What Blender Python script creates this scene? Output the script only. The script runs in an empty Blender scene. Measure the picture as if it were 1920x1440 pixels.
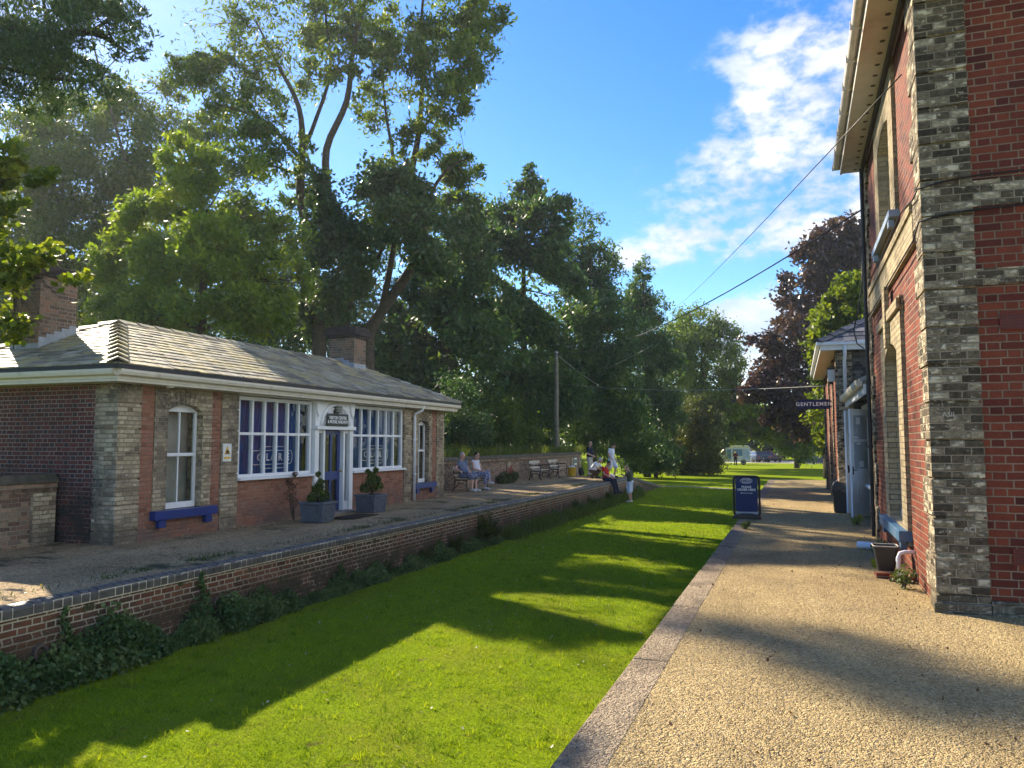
import bpy, bmesh, math, random
import numpy as np
from mathutils import Vector, Matrix
random.seed(7); RNG=np.random.default_rng(11)
R=math.radians
SC=bpy.context.scene
COL=SC.collection

# ------------------------------------------------------------------ camera geometry
F=1450.0; CAM=np.array([0,0,1.7])
PITCH=math.atan(110/F); YAW=math.atan(535/F*math.cos(PITCH))
FW=np.array([-math.sin(YAW)*math.cos(PITCH),math.cos(YAW)*math.cos(PITCH),math.sin(PITCH)])
RT=np.array([math.cos(YAW),math.sin(YAW),0.0]); UP=np.cross(RT,FW)
def at(u,v,x=None,y=None,z=None):
    d=RT*(u-960)+UP*(720-v)+FW*F
    t=(x-CAM[0])/d[0] if x is not None else (y-CAM[1])/d[1] if y is not None else (z-CAM[2])/d[2]
    return CAM+t*d
def depth(p): return float((np.array(p)-CAM).dot(FW))
SUN=np.array([-1.0,0.645,0.765]); SUN/=np.linalg.norm(SUN)     # towards the sun

# ------------------------------------------------------------------ object helpers
def tag(o,label=None,cat=None,group=None,kind=None):
    if label: o["label"]=label
    if cat: o["category"]=cat
    if group: o["group"]=group
    if kind: o["kind"]=kind
    return o
def thing(name,label,cat,loc=(0,0,0),rz=0.0,group=None):
    o=bpy.data.objects.new(name,None); COL.objects.link(o)
    o.location=loc; o.rotation_euler=(0,0,rz); o.empty_display_size=.2
    return tag(o,label,cat,group)
def wmat(o):
    m=Matrix.Identity(4)
    while o is not None:
        m=o.matrix_basis@m; o=o.parent
    return m
def children(o): return [c for c in bpy.data.objects if c.parent==o]
def copy_tree(o,parent=None):
    c=o.copy(); COL.objects.link(c); c.parent=parent
    for ch in children(o): copy_tree(ch,c)
    return c
def sort2(a,b): return (a,b) if a<b else (b,a)

class MB:
    def __init__(s): s.v=[]; s.f=[]; s.r=[]
    def add(s,vs,fs,r=None):
        k=len(s.v); s.v+= [tuple(map(float,p)) for p in vs]; s.f+=[tuple(i+k for i in f) for f in fs]
        s.r+=[random.random() if r is None else r]*len(fs); return s
    def box(s,x0,x1,y0,y1,z0,z1,r=None):
        x0,x1=sort2(x0,x1);y0,y1=sort2(y0,y1);z0,z1=sort2(z0,z1)
        return s.add([(x0,y0,z0),(x1,y0,z0),(x1,y1,z0),(x0,y1,z0),(x0,y0,z1),(x1,y0,z1),(x1,y1,z1),(x0,y1,z1)],
          [(0,3,2,1),(4,5,6,7),(0,1,5,4),(1,2,6,5),(2,3,7,6),(3,0,4,7)],r)
    def obox(s,M,x0,x1,y0,y1,z0,z1):
        t=MB().box(x0,x1,y0,y1,z0,z1); return s.add([M@Vector(p) for p in t.v],t.f)
    def merge(s,o,M=None):
        vs=o.v if M is None else [M@Vector(p) for p in o.v]
        k=len(s.v); s.v+=[tuple(p) for p in vs]; s.f+=[tuple(i+k for i in f) for f in o.f]; s.r+=o.r; return s
    def prism(s,poly,ax,a,b,r=None):
        """poly: list of 2-D points in the plane normal to axis ax ('x': (y,z), 'y': (x,z), 'z': (x,y))"""
        n=len(poly)
        def mk(p,t): return (t,p[0],p[1]) if ax=='x' else (p[0],t,p[1]) if ax=='y' else (p[0],p[1],t)
        vs=[mk(p,a) for p in poly]+[mk(p,b) for p in poly]
        fs=[tuple(range(n))[::-1],tuple(range(n,2*n))]+[(i,(i+1)%n,n+(i+1)%n,n+i) for i in range(n)]
        return s.add(vs,fs,r)
    def tube(s,pts,rad,seg=8,cap=True,r=None):
        pts=[Vector(p) for p in pts]; n=len(pts)
        rads=rad if isinstance(rad,(list,tuple)) else [rad]*n
        ref=None; vs=[]
        for i,p in enumerate(pts):
            t=(pts[min(i+1,n-1)]-pts[max(i-1,0)])
            if t.length<1e-9: t=Vector((0,0,1))
            t.normalize()
            if ref is None:
                ref=Vector((0,0,1)) if abs(t.z)<.9 else Vector((1,0,0))
            ref=(ref-t*ref.dot(t))
            if ref.length<1e-6: ref=t.orthogonal()
            ref.normalize(); b=t.cross(ref)
            for k in range(seg):
                a=2*math.pi*k/seg; vs.append(p+(ref*math.cos(a)+b*math.sin(a))*rads[i])
        fs=[]
        for i in range(n-1):
            for k in range(seg):
                k2=(k+1)%seg; fs.append((i*seg+k,i*seg+k2,(i+1)*seg+k2,(i+1)*seg+k))
        if cap: fs+=[tuple(range(seg))[::-1],tuple(range((n-1)*seg,n*seg))]
        return s.add(vs,fs,r)
    def lathe(s,prof,c=(0,0,0),seg=20,ax='z'):
        """prof: (radius,height) pairs"""
        vs=[];n=len(prof)
        for (ra,h) in prof:
            for k in range(seg):
                a=2*math.pi*k/seg; x,y=ra*math.cos(a),ra*math.sin(a)
                p=(x,y,h) if ax=='z' else (x,h,y) if ax=='y' else (h,x,y)
                vs.append((p[0]+c[0],p[1]+c[1],p[2]+c[2]))
        fs=[(i*seg+k,i*seg+(k+1)%seg,(i+1)*seg+(k+1)%seg,(i+1)*seg+k) for i in range(n-1) for k in range(seg)]
        fs+=[tuple(range(seg))[::-1],tuple(range((n-1)*seg,n*seg))]
        return s.add(vs,fs)
    def ball(s,c,ra,seg=12,rings=8):
        rx,ry,rz=ra if isinstance(ra,(tuple,list)) else (ra,)*3
        vs=[(c[0],c[1],c[2]-rz)]
        for i in range(1,rings):
            th=math.pi*i/rings
            for k in range(seg):
                a=2*math.pi*k/seg; vs.append((c[0]+rx*math.sin(th)*math.cos(a),c[1]+ry*math.sin(th)*math.sin(a),c[2]-rz*math.cos(th)))
        vs.append((c[0],c[1],c[2]+rz)); L=len(vs)-1; fs=[]
        for k in range(seg):
            k2=(k+1)%seg; fs.append((0,1+k2,1+k)); fs.append((L,1+(rings-2)*seg+k,1+(rings-2)*seg+k2))
        for i in range(rings-2):
            for k in range(seg):
                k2=(k+1)%seg; fs.append((1+i*seg+k,1+i*seg+k2,1+(i+1)*seg+k2,1+(i+1)*seg+k))
        return s.add(vs,fs)
    def build(s,name,mat,parent=None,smooth=False,bevel=0,fix=True,local=False,rnd=False):
        me=bpy.data.meshes.new(name)
        vs=s.v
        if parent is not None and not local:
            Mi=wmat(parent).inverted(); vs=[tuple(Mi@Vector(p)) for p in vs]
        me.from_pydata(vs,[],s.f)
        if rnd:
            a=me.attributes.new('rnd','FLOAT','FACE'); a.data.foreach_set('value',np.array(s.r,dtype=np.float32))
        if fix:
            bm=bmesh.new(); bm.from_mesh(me); bmesh.ops.recalc_face_normals(bm,faces=bm.faces); bm.to_mesh(me); bm.free()
        if smooth: me.polygons.foreach_set('use_smooth',[True]*len(me.polygons))
        me.materials.append(mat); me.update()
        o=bpy.data.objects.new(name,me); COL.objects.link(o); o.parent=parent
        if bevel:
            b=o.modifiers.new('bevel','BEVEL'); b.width=bevel; b.segments=2; b.limit_method='ANGLE'
        return o

def np_mesh(name,V,nside,mat,parent=None,rnd=None,smooth=False):
    """V: (n, nside, 3) world-space polygons"""
    V=np.asarray(V,dtype=np.float32); n=V.shape[0]
    if parent is not None:
        Mi=np.array(wmat(parent).inverted(),dtype=np.float32); V=V@Mi[:3,:3].T+Mi[:3,3]
    me=bpy.data.meshes.new(name)
    me.vertices.add(n*nside); me.vertices.foreach_set('co',np.ascontiguousarray(V,dtype=np.float32).reshape(-1))
    me.loops.add(n*nside); me.loops.foreach_set('vertex_index',np.arange(n*nside,dtype=np.int32))
    me.polygons.add(n); me.polygons.foreach_set('loop_start',np.arange(0,n*nside,nside,dtype=np.int32))
    if rnd is not None:
        a=me.attributes.new('rnd','FLOAT','FACE'); a.data.foreach_set('value',np.asarray(rnd,dtype=np.float32))
    me.materials.append(mat); me.update(calc_edges=True)
    o=bpy.data.objects.new(name,me); COL.objects.link(o); o.parent=parent
    return o

def text(name,s,size,loc,rot,mat,parent,ext=.002,align='CENTER',space=1.0,xs=1.0,bold=0.0):
    c=bpy.data.curves.new(name,'FONT'); c.body=s; c.size=size; c.extrude=ext; c.align_x=align; c.align_y='CENTER'
    c.space_character=space; c.offset=bold; c.resolution_u=3; c.space_line=.9
    c.materials.append(mat)
    tmp=bpy.data.objects.new(name,c); COL.objects.link(tmp)
    me=bpy.data.meshes.new_from_object(tmp.evaluated_get(bpy.context.evaluated_depsgraph_get()))
    bpy.data.objects.remove(tmp); bpy.data.curves.remove(c); me.name=name
    o=bpy.data.objects.new(name,me); COL.objects.link(o); o.parent=parent
    M=Matrix.LocRotScale(Vector(loc),__import__('mathutils').Euler(rot),Vector((xs,1,1)))
    o.matrix_basis=wmat(parent).inverted()@M if parent else M
    return o

# ------------------------------------------------------------------ materials
class NT:
    def __init__(s,name):
        s.m=bpy.data.materials.new(name); s.m.use_nodes=True; s.t=s.m.node_tree; s.t.nodes.clear()
        s.out=s.n('ShaderNodeOutputMaterial')
    def n(s,typ,**kw):
        nd=s.t.nodes.new(typ)
        for k,v in kw.items(): setattr(nd,k,v)
        return nd
    def put(s,sock,val):
        if val is None: return
        if isinstance(val,bpy.types.NodeSocket): s.t.links.new(val,sock)
        else:
            if sock.type=='RGBA' and len(val)==3: val=(*val,1)
            sock.default_value=val
    def m_(s,op,a,b=None,c=None):
        nd=s.n('ShaderNodeMath',operation=op); s.put(nd.inputs[0],a); s.put(nd.inputs[1],b); s.put(nd.inputs[2],c); return nd.outputs[0]
    def mr(s,v,a,b,c=0.0,d=1.0,smooth=True):
        nd=s.n('ShaderNodeMapRange'); nd.interpolation_type='SMOOTHSTEP' if smooth else 'LINEAR'
        for i,x in enumerate((v,a,b,c,d)): s.put(nd.inputs[i],x)
        return nd.outputs[0]
    def mix(s,f,a,b,blend='MIX'):
        nd=s.n('ShaderNodeMix',data_type='RGBA',blend_type=blend); s.put(nd.inputs[0],f); s.put(nd.inputs[6],a); s.put(nd.inputs[7],b); return nd.outputs[2]
    def pos(s): return s.n('ShaderNodeNewGeometry').outputs['Position']
    def xyz(s,v):
        nd=s.n('ShaderNodeSeparateXYZ'); s.put(nd.inputs[0],v); return nd.outputs
    def vec(s,x,y,z):
        nd=s.n('ShaderNodeCombineXYZ'); [s.put(nd.inputs[i],q) for i,q in enumerate((x,y,z))]; return nd.outputs[0]
    def vmul(s,v,k):
        nd=s.n('ShaderNodeVectorMath',operation='MULTIPLY'); s.put(nd.inputs[0],v); s.put(nd.inputs[1],k if isinstance(k,(tuple,bpy.types.NodeSocket)) else (k,k,k)); return nd.outputs[0]
    def noise(s,v,scale,det=4,rough=.55,col=False):
        nd=s.n('ShaderNodeTexNoise'); s.put(nd.inputs['Vector'],v); nd.inputs['Scale'].default_value=scale; nd.inputs['Detail'].default_value=det; nd.inputs['Roughness'].default_value=rough
        return nd.outputs[1 if col else 0]
    def ramp(s,f,stops,interp='LINEAR'):
        nd=s.n('ShaderNodeValToRGB'); s.put(nd.inputs[0],f); e=nd.color_ramp; e.interpolation=interp
        while len(e.elements)<len(stops): e.elements.new(.5)
        for el,(p,c) in zip(e.elements,stops): el.position=p; el.color=(*c,1)
        return nd.outputs[0]
    def bump(s,h,dist,strength=1.0,normal=None):
        nd=s.n('ShaderNodeBump'); s.put(nd.inputs['Height'],h); nd.inputs['Distance'].default_value=dist; nd.inputs['Strength'].default_value=strength
        if normal is not None: s.put(nd.inputs['Normal'],normal)
        return nd.outputs[0]
    def bsdf(s,col,rough=.7,normal=None,spec=.3,metal=0.0,**kw):
        b=s.n('ShaderNodeBsdfPrincipled'); s.put(b.inputs['Base Color'],col); s.put(b.inputs['Roughness'],rough); b.inputs['Specular IOR Level'].default_value=spec; b.inputs['Metallic'].default_value=metal
        if normal is not None: s.put(b.inputs['Normal'],normal)
        for k,v in kw.items(): s.put(b.inputs[k],v)
        return b.outputs[0]
    def end(s,sh): s.t.links.new(sh,s.out.inputs[0]); return s.m

MATS={}
def plain(name,col,rough=.5,var=.15,scale=8.0,spec=.3,metal=0.0,bump=0.0,bscale=60,dirt=None,dirt_s=3.0,dirt_lo=.5,dirt_hi=.72):
    if name in MATS: return MATS[name]
    t=NT(name); tc=t.n('ShaderNodeTexCoord').outputs['Object']
    nz=t.noise(tc,scale,5)
    lo=tuple(c*(1-var) for c in col); hi=tuple(min(1,c*(1+var)) for c in col)
    c=t.ramp(nz,[(.3,lo),(.7,hi)])
    if dirt is not None:
        c=t.mix(t.mr(t.noise(tc,dirt_s,6,.65),dirt_lo,dirt_hi),c,dirt)
    nrm=t.bump(t.noise(tc,bscale,4),bump) if bump else None
    r=t.mr(nz,.2,.8,max(.03,rough-.08),min(1,rough+.08))
    MATS[name]=t.end(t.bsdf(c,r,nrm,spec,metal)); return MATS[name]

def brick(name,ramp,mortar,h=.075,p=.337,mw=.011,flake=None,flake_lo=.5,flake_hi=.56,stain=None,stain_z=None,soot=None,soot_lo=.5,soot_hi=.7,stain_lo=.38,stain_hi=.6,seed=0.0,rough=.85,bd=.012,var=.25,moss=None,header_dark=None):
    t=NT(name); g=t.n('ShaderNodeNewGeometry'); P=t.xyz(g.outputs['Position']); N=t.xyz(g.outputs['True Normal'])
    ax=t.m_('GREATER_THAN',t.m_('ABSOLUTE',N[0]),.5); az=t.m_('GREATER_THAN',t.m_('ABSOLUTE',N[2]),.7)
    u=t.m_('MULTIPLY_ADD',ax,t.m_('SUBTRACT',P[1],P[0]),P[0])
    v=t.m_('MULTIPLY_ADD',az,t.m_('SUBTRACT',P[1],P[2]),P[2])
    wob=t.noise(g.outputs['Position'],5.0,3)
    v=t.m_('ADD',v,t.m_('MULTIPLY',t.m_('SUBTRACT',wob,.5),.012))
    vh=t.m_('DIVIDE',t.m_('ADD',v,10.0),h); row=t.m_('FLOOR',vh); fv=t.m_('SUBTRACT',vh,row)
    uu=t.m_('ADD',t.m_('DIVIDE',t.m_('ADD',u,50.0),p),t.m_('MULTIPLY',t.m_('MODULO',row,2.0),.5))
    cell=t.m_('FLOOR',uu); f=t.m_('SUBTRACT',uu,cell); hd=t.m_('GREATER_THAN',f,.6667)
    du=t.m_('MULTIPLY',t.m_('MINIMUM',t.m_('MINIMUM',f,t.m_('ABSOLUTE',t.m_('SUBTRACT',f,.6667))),t.m_('SUBTRACT',1.0,f)),p)
    dv=t.m_('MULTIPLY',t.m_('MINIMUM',fv,t.m_('SUBTRACT',1.0,fv)),h)
    d=t.m_('MINIMUM',du,dv)
    fine=t.noise(g.outputs['Position'],55.0,4)
    d=t.m_('ADD',d,t.m_('MULTIPLY',t.m_('SUBTRACT',fine,.5),.008))
    br=t.mr(d,mw/2-.002,mw/2+.003)                   # 1 on brick, 0 in the joint
    wn=t.n('ShaderNodeTexWhiteNoise'); wn.noise_dimensions='3D'
    t.put(wn.inputs[0],t.vec(t.m_('MULTIPLY_ADD',cell,2.0,hd),row,seed)); val=wn.outputs[0]
    c=t.ramp(val,ramp)
    big=t.noise(g.outputs['Position'],1.3,5,.6)
    if header_dark is not None:
        c=t.mix(t.m_('MULTIPLY',hd,t.m_('GREATER_THAN',val,.45)),c,header_dark)
    grain=t.noise(g.outputs['Position'],22.0,6,.7)
    c=t.mix(1.0,c,t.ramp(grain,[(.25,(1-var*1.6,)*3),(.75,(1+var,)*3)]),'MULTIPLY')
    hgt=t.m_('ADD',br,t.m_('MULTIPLY',fine,.35))
    if soot is not None:
        c=t.mix(t.mr(t.m_('ADD',t.m_('MULTIPLY',big,.6),t.m_('MULTIPLY',grain,.4)),soot_lo,soot_hi),c,soot)
    if flake is not None:
        nn=t.noise(t.vmul(g.outputs['Position'],(8.5,8.5,17.0)),1.0,5,.62)
        fl=t.mr(t.m_('ADD',nn,t.m_('MULTIPLY',t.m_('SUBTRACT',val,.5),.15)),flake_lo,flake_hi)
        c=t.mix(fl,c,flake); hgt=t.m_('ADD',hgt,t.m_('MULTIPLY',fl,.25))
    mo=t.mix(grain,tuple(x*.7 for x in mortar),mortar)
    mo=t.mix(t.mr(big,.35,.65),tuple(x*.55 for x in mortar),mo)
    c=t.mix(br,mo,c)
    if stain is not None:
        zz=t.mr(P[2],stain_z[0],stain_z[1],1.0,0.0)
        c=t.mix(t.m_('MULTIPLY',zz,t.mr(t.noise(g.outputs['Position'],2.2,6,.7),stain_lo,stain_hi)),c,stain)
    if moss is not None:
        c=t.mix(t.mr(t.noise(g.outputs['Position'],3.1,6,.7),.56,.66),c,moss)
    nrm=t.bump(hgt,bd)
    MATS[name]=t.end(t.bsdf(c,rough,nrm,.2)); return MATS[name]

def leafmat(name,stops,trans=.45,rough=.5,spec=.35):
    t=NT(name); a=t.n('ShaderNodeAttribute'); a.attribute_name='rnd'
    c=t.ramp(a.outputs['Fac'],stops)
    b=t.bsdf(c,rough,None,spec)
    tr=t.n('ShaderNodeBsdfTranslucent'); t.put(tr.inputs[0],t.mix(1.0,c,(1.25,1.2,.45),'MULTIPLY'))
    mx=t.n('ShaderNodeMixShader'); mx.inputs[0].default_value=trans
    t.t.links.new(b,mx.inputs[1]); t.t.links.new(tr.outputs[0],mx.inputs[2])
    MATS[name]=t.end(mx.outputs[0]); return MATS[name]

def gravel(name,cols,scale=75.0,big=(.85,1.1),dirt=None,dirt_lo=.5,dirt_hi=.7,dscale=.9):
    t=NT(name); p=t.pos()
    vo=t.n('ShaderNodeTexVoronoi'); t.put(vo.inputs['Vector'],p); vo.inputs['Scale'].default_value=scale
    vo2=t.n('ShaderNodeTexVoronoi'); t.put(vo2.inputs['Vector'],p); vo2.inputs['Scale'].default_value=scale*.45
    sep=t.n('ShaderNodeSeparateColor'); t.put(sep.inputs[0],vo.outputs['Color'])
    sep2=t.n('ShaderNodeSeparateColor'); t.put(sep2.inputs[0],vo2.outputs['Color'])
    val=t.m_('ADD',t.m_('MULTIPLY',sep.outputs[0],.6),t.m_('MULTIPLY',sep2.outputs[1],.4))
    c=t.ramp(val,cols)
    l=t.noise(p,.7,6,.65)
    c=t.mix(1.0,c,t.ramp(l,[(.3,(big[0],)*3),(.7,(big[1],)*3)]),'MULTIPLY')
    if dirt is not None: c=t.mix(t.mr(t.noise(p,dscale,6,.7),dirt_lo,dirt_hi),c,dirt)
    c=t.mix(1.0,c,t.ramp(t.noise(t.vmul(p,(1.5,.16,1.0)),1.0,5,.6),[(.32,(.86,.85,.84)),(.62,(1.12,1.12,1.12))]),'MULTIPLY')
    h=t.m_('ADD',t.m_('MULTIPLY',vo.outputs['Distance'],-1.0),t.m_('MULTIPLY',vo2.outputs['Distance'],-1.2))
    n=t.bump(h,.02,1.0)
    n=t.bump(t.noise(p,14.0,4),.03,.6,n)
    MATS[name]=t.end(t.bsdf(c,.9,n,.2)); return MATS[name]

def glassmat(name,tint=(1,1,1),refl=1.0,rough=.01):
    t=NT(name); fr=t.n('ShaderNodeFresnel'); fr.inputs[0].default_value=1.5
    tr=t.n('ShaderNodeBsdfTransparent'); t.put(tr.inputs[0],tint)
    gl=t.n('ShaderNodeBsdfGlossy'); gl.inputs['Roughness'].default_value=rough
    g=t.n('ShaderNodeNewGeometry')
    nz=t.noise(g.outputs['Position'],1.7,2); t.put(gl.inputs['Normal'],t.bump(nz,.02,.5))
    mx=t.n('ShaderNodeMixShader'); t.put(mx.inputs[0],t.m_('MINIMUM',t.m_('MULTIPLY',fr.outputs[0],.65*refl),1.0))
    t.t.links.new(tr.outputs[0],mx.inputs[1]); t.t.links.new(gl.outputs[0],mx.inputs[2])
    MATS[name]=t.end(mx.outputs[0]); return MATS[name]

# bricks and stone
B_RIGHT=brick('red_brick',[(0,(.080,.017,.011)),(.3,(.165,.034,.017)),(.7,(.215,.048,.022)),(1,(.12,.023,.014))],(.36,.27,.18),h=.0815,p=.362,mw=.012,rough=.75,seed=1,var=.18)
B_LEFT=brick('dark_red_brick',[(0,(.10,.03,.025)),(.4,(.19,.055,.038)),(.8,(.25,.075,.048)),(1,(.13,.05,.045))],(.38,.32,.26),mw=.012,seed=2,soot=(.06,.04,.04),soot_lo=.5,soot_hi=.72,stain=(.05,.055,.045),stain_z=(0.0,1.3))
B_FACADE=brick('weathered_red_brick',[(0,(.20,.08,.05)),(.5,(.34,.145,.09)),(1,(.27,.13,.09))],(.40,.28,.18),mw=.010,seed=3,flake=(.42,.33,.26),flake_lo=.60,flake_hi=.78,stain=(.16,.11,.09),stain_z=(0.0,.7))
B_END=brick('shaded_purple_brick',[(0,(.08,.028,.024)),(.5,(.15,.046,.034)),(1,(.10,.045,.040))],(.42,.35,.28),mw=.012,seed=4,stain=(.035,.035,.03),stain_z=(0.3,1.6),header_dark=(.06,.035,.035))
GAULT=brick('gault_brick',[(0,(.20,.155,.10)),(.3,(.44,.35,.22)),(.75,(.58,.48,.32)),(1,(.30,.25,.18))],(.46,.38,.27),mw=.009,seed=5,soot=(.10,.085,.065),soot_lo=.46,soot_hi=.62,flake=(.60,.51,.36),flake_lo=.60,flake_hi=.72,bd=.025,var=.4,stain=(.13,.11,.08),stain_z=(0.0,.5))
GAULT_R=brick('sooty_gault_brick',[(0,(.055,.043,.027)),(.4,(.135,.105,.066)),(.75,(.28,.225,.14)),(1,(.47,.39,.255))],(.48,.39,.265),h=.0815,p=.362,mw=.013,seed=6,flake=(.62,.53,.37),flake_lo=.53,flake_hi=.63,bd=.045,var=.5,stain=(.12,.10,.06),stain_z=(0.0,.4))
CREAM=brick('cream_gault_brick',[(0,(.26,.20,.11)),(.5,(.45,.36,.21)),(1,(.36,.29,.175))],(.36,.30,.21),h=.0775,p=.345,mw=.009,seed=7,soot=(.12,.095,.065),soot_lo=.50,soot_hi=.70,bd=.02)
B_PLAT=brick('platform_brick',[(0,(.08,.035,.022)),(.3,(.17,.062,.034)),(.7,(.24,.095,.05)),(1,(.12,.058,.04))],(.66,.56,.41),mw=.018,seed=8,soot=(.075,.055,.04),soot_lo=.45,soot_hi=.60,stain=(.068,.052,.032),stain_z=(-.62,-.18),stain_lo=.30,stain_hi=.52,bd=.025,moss=(.05,.055,.025))
B_BOUND=brick('boundary_brick',[(0,(.12,.07,.05)),(.35,(.25,.145,.095)),(.7,(.36,.25,.16)),(1,(.20,.15,.11))],(.44,.38,.28),mw=.012,seed=9,soot=(.09,.07,.055),soot_lo=.48,soot_hi=.68,moss=(.09,.085,.04))
B_CHIM=brick('chimney_brick',[(0,(.11,.075,.05)),(.5,(.21,.145,.095)),(1,(.27,.14,.085))],(.36,.31,.24),mw=.012,seed=10,soot=(.07,.055,.045),soot_lo=.5,soot_hi=.7)
B_CAP=brick('sooty_chimney_cap',[(0,(.025,.02,.02)),(1,(.06,.045,.04))],(.09,.075,.065),mw=.010,seed=11)
BLUE_BRICK=plain('blue_engineering_brick',(.082,.076,.068),.45,.35,9,.4,bump=.004,dirt=(.13,.11,.085),dirt_s=7,dirt_lo=.58,dirt_hi=.75)
MORTAR=plain('lime_mortar',(.52,.45,.34),.95,.25,20,.1)
STONE=plain('concrete_edge',(.30,.26,.20),.9,.2,14,.2,bump=.006,bscale=90,dirt=(.16,.14,.11),dirt_s=2.2)
WHITE=plain('white_paint',(.74,.75,.75),.4,.05,5,.4,dirt=(.55,.54,.5),dirt_s=2.5,dirt_lo=.55,dirt_hi=.8)
CREAMP=plain('cream_paint',(.62,.57,.46),.5,.08,5,.35,dirt=(.38,.34,.26),dirt_s=3,dirt_lo=.55,dirt_hi=.8)
SOFFIT=plain('soffit_paint',(.55,.50,.45),.6,.08,4,.3,dirt=(.40,.33,.25),dirt_s=1.4)
BLUEP=plain('blue_paint',(.012,.035,.17),.35,.15,6,.5)
NAVY=plain('navy_panel',(.011,.018,.08),.55,.1,4,.25)
BLACKM=plain('black_gutter',(.012,.012,.014),.45,.2,6,.4)
IRON=plain('black_iron',(.010,.010,.011),.4,.25,12,.5)
PLASTIC=plain('black_plastic',(.020,.021,.022),.38,.2,9,.45)
LEAD=plain('lead_flashing',(.28,.30,.32),.55,.2,6,.4)
PLANTER=plain('lead_planter',(.075,.095,.125),.5,.25,6,.35,dirt=(.04,.05,.06),dirt_s=4)
SOIL=plain('soil',(.05,.035,.022),.95,.3,20,.1,bump=.01)
SIGNW=plain('white_lettering',(.82,.82,.80),.5,.03)
YEL=plain('yellow_plastic',(.72,.42,.02),.45,.12,5,.4)
FOAM=plain('white_plastic',(.72,.72,.70),.5,.1,8)
WOODB=plain('bench_slat',(.40,.35,.27),.7,.3,9,.25,bump=.003)
POLE=plain('pole_wood',(.19,.165,.12),.85,.3,6,.15,bump=.006,bscale=30)
BARK=plain('bark',(.075,.058,.042),.95,.4,7,.1,bump=.03,bscale=18,dirt=(.05,.055,.03),dirt_s=2.5)
BARKD=plain('dark_bark',(.06,.048,.036),.95,.4,7,.1,bump=.03,bscale=18)
TERRA=plain('terracotta_air_brick',(.16,.035,.022),.8,.2,20,.2)
DARKIN=plain('dark_interior',(.012,.012,.013),.9,.2)
BLIND=plain('blue_blind',(.003,.075,.27),.75,.25,3,.2)
CURT=plain('pale_interior',(.34,.35,.30),.9,.2,3,.1)
GLASS=glassmat('window_glass',(.92,.95,.95),1.0)
FROST=plain('frosted_glass',(.42,.46,.47),.25,.08,3,.5)
MAT=plain('door_mat',(.03,.026,.022),.95,.3,20,.1)
GUTW=plain('white_upvc',(.72,.74,.77),.35,.06,6,.45)
CEMENT=plain('cement',(.27,.24,.20),.9,.25,10,.15,bump=.008)
# slates
def slate_mat(name,stops,lichen,lo,hi,moss):
    t=NT(name); a=t.n('ShaderNodeAttribute'); a.attribute_name='rnd'; p=t.pos()
    c=t.ramp(a.outputs['Fac'],stops)
    n1=t.noise(p,7.0,6,.7); n2=t.noise(p,1.6,6,.7)
    c=t.mix(1.0,c,t.ramp(n1,[(.25,(.65,)*3),(.75,(1.25,)*3)]),'MULTIPLY')
    c=t.mix(t.mr(n2,lo,hi),c,lichen); c=t.mix(t.mr(t.noise(p,4.0,6,.75),.60,.68),c,moss)
    c=t.mix(t.mr(t.noise(p,19.0,3),.68,.74),c,(.42,.42,.36))
    MATS[name]=t.end(t.bsdf(c,.62,t.bump(n1,.012),.35)); return MATS[name]
SLATE=slate_mat('old_slate',[(0,(.14,.124,.088)),(.35,(.22,.195,.14)),(.75,(.31,.28,.20)),(1,(.44,.40,.31))],(.42,.345,.16),.44,.64,(.10,.11,.035))
SLATE2=slate_mat('blue_slate',[(0,(.05,.055,.065)),(.6,(.10,.105,.12)),(1,(.22,.20,.20))],(.13,.12,.11),.55,.75,(.06,.06,.05))
# ================================================================== SETTING
GRAV_R=gravel('tan_gravel',[(0,(.105,.072,.034)),(.25,(.32,.228,.102)),(.6,(.475,.352,.160)),(.85,(.60,.46,.235)),(1,(.34,.25,.135))],92,(.78,1.14),dirt=(.20,.135,.075),dirt_lo=.56,dirt_hi=.78,dscale=.55)
GRAV_L=gravel('grey_gravel',[(0,(.105,.072,.038)),(.3,(.31,.218,.115)),(.65,(.49,.355,.19)),(1,(.61,.465,.275))],60,(.7,1.1),dirt=(.05,.055,.03),dirt_lo=.52,dirt_hi=.66,dscale=.8)
def grass_ground():
    t=NT('lawn_turf'); p=t.pos()
    f=t.noise(p,38.0,5,.7); b=t.noise(p,.9,5,.6); m=t.noise(p,5.0,4,.6)
    c=t.ramp(f,[(.3,(.06,.105,.010)),(.55,(.20,.275,.012)),(.75,(.29,.35,.015))])
    c=t.mix(t.mr(b,.42,.68),c,t.ramp(f,[(.3,(.10,.13,.015)),(.7,(.28,.31,.025))]))
    c=t.mix(t.mr(m,.60,.75),c,(.13,.105,.035))
    MATS['lawn_turf']=t.end(t.bsdf(c,.9,t.bump(f,.02),.0)); return MATS['lawn_turf']
TURF=grass_ground()
def bank(x,y):
    """terrain height: level lawn, and an embankment behind the left boundary wall"""
    def ss(a,b,t):
        t=max(0,min(1,(t-a)/(b-a))); return t*t*(3-2*t)
    z=-.95
    side=ss(-11.9,-12.6,x)
    along=1-ss(44,58,y)
    z+=side*along*(1.75+1.0*ss(-13,-20,x)+.25*math.sin(x*.9)*math.cos(y*.7)*ss(-12.4,-15,x))
    # gentle rise far right behind the platform end
    z+=.75*ss(-2.5,1.0,x)*ss(37.9,38.6,y)*(1-ss(40,58,y))
    return z
xs=sorted(set([-400,-250,-150,-100,-70,-50]+list(np.arange(-40,-13,1.5))+[-13,-12.7,-12.4,-12.1,-11.9,-11.7,-11,-9,-7.7,-6,-4,-2.5,-1.5,-.5,.5,1.5,3,6,10,20,40,70,120,250,400]))
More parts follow.
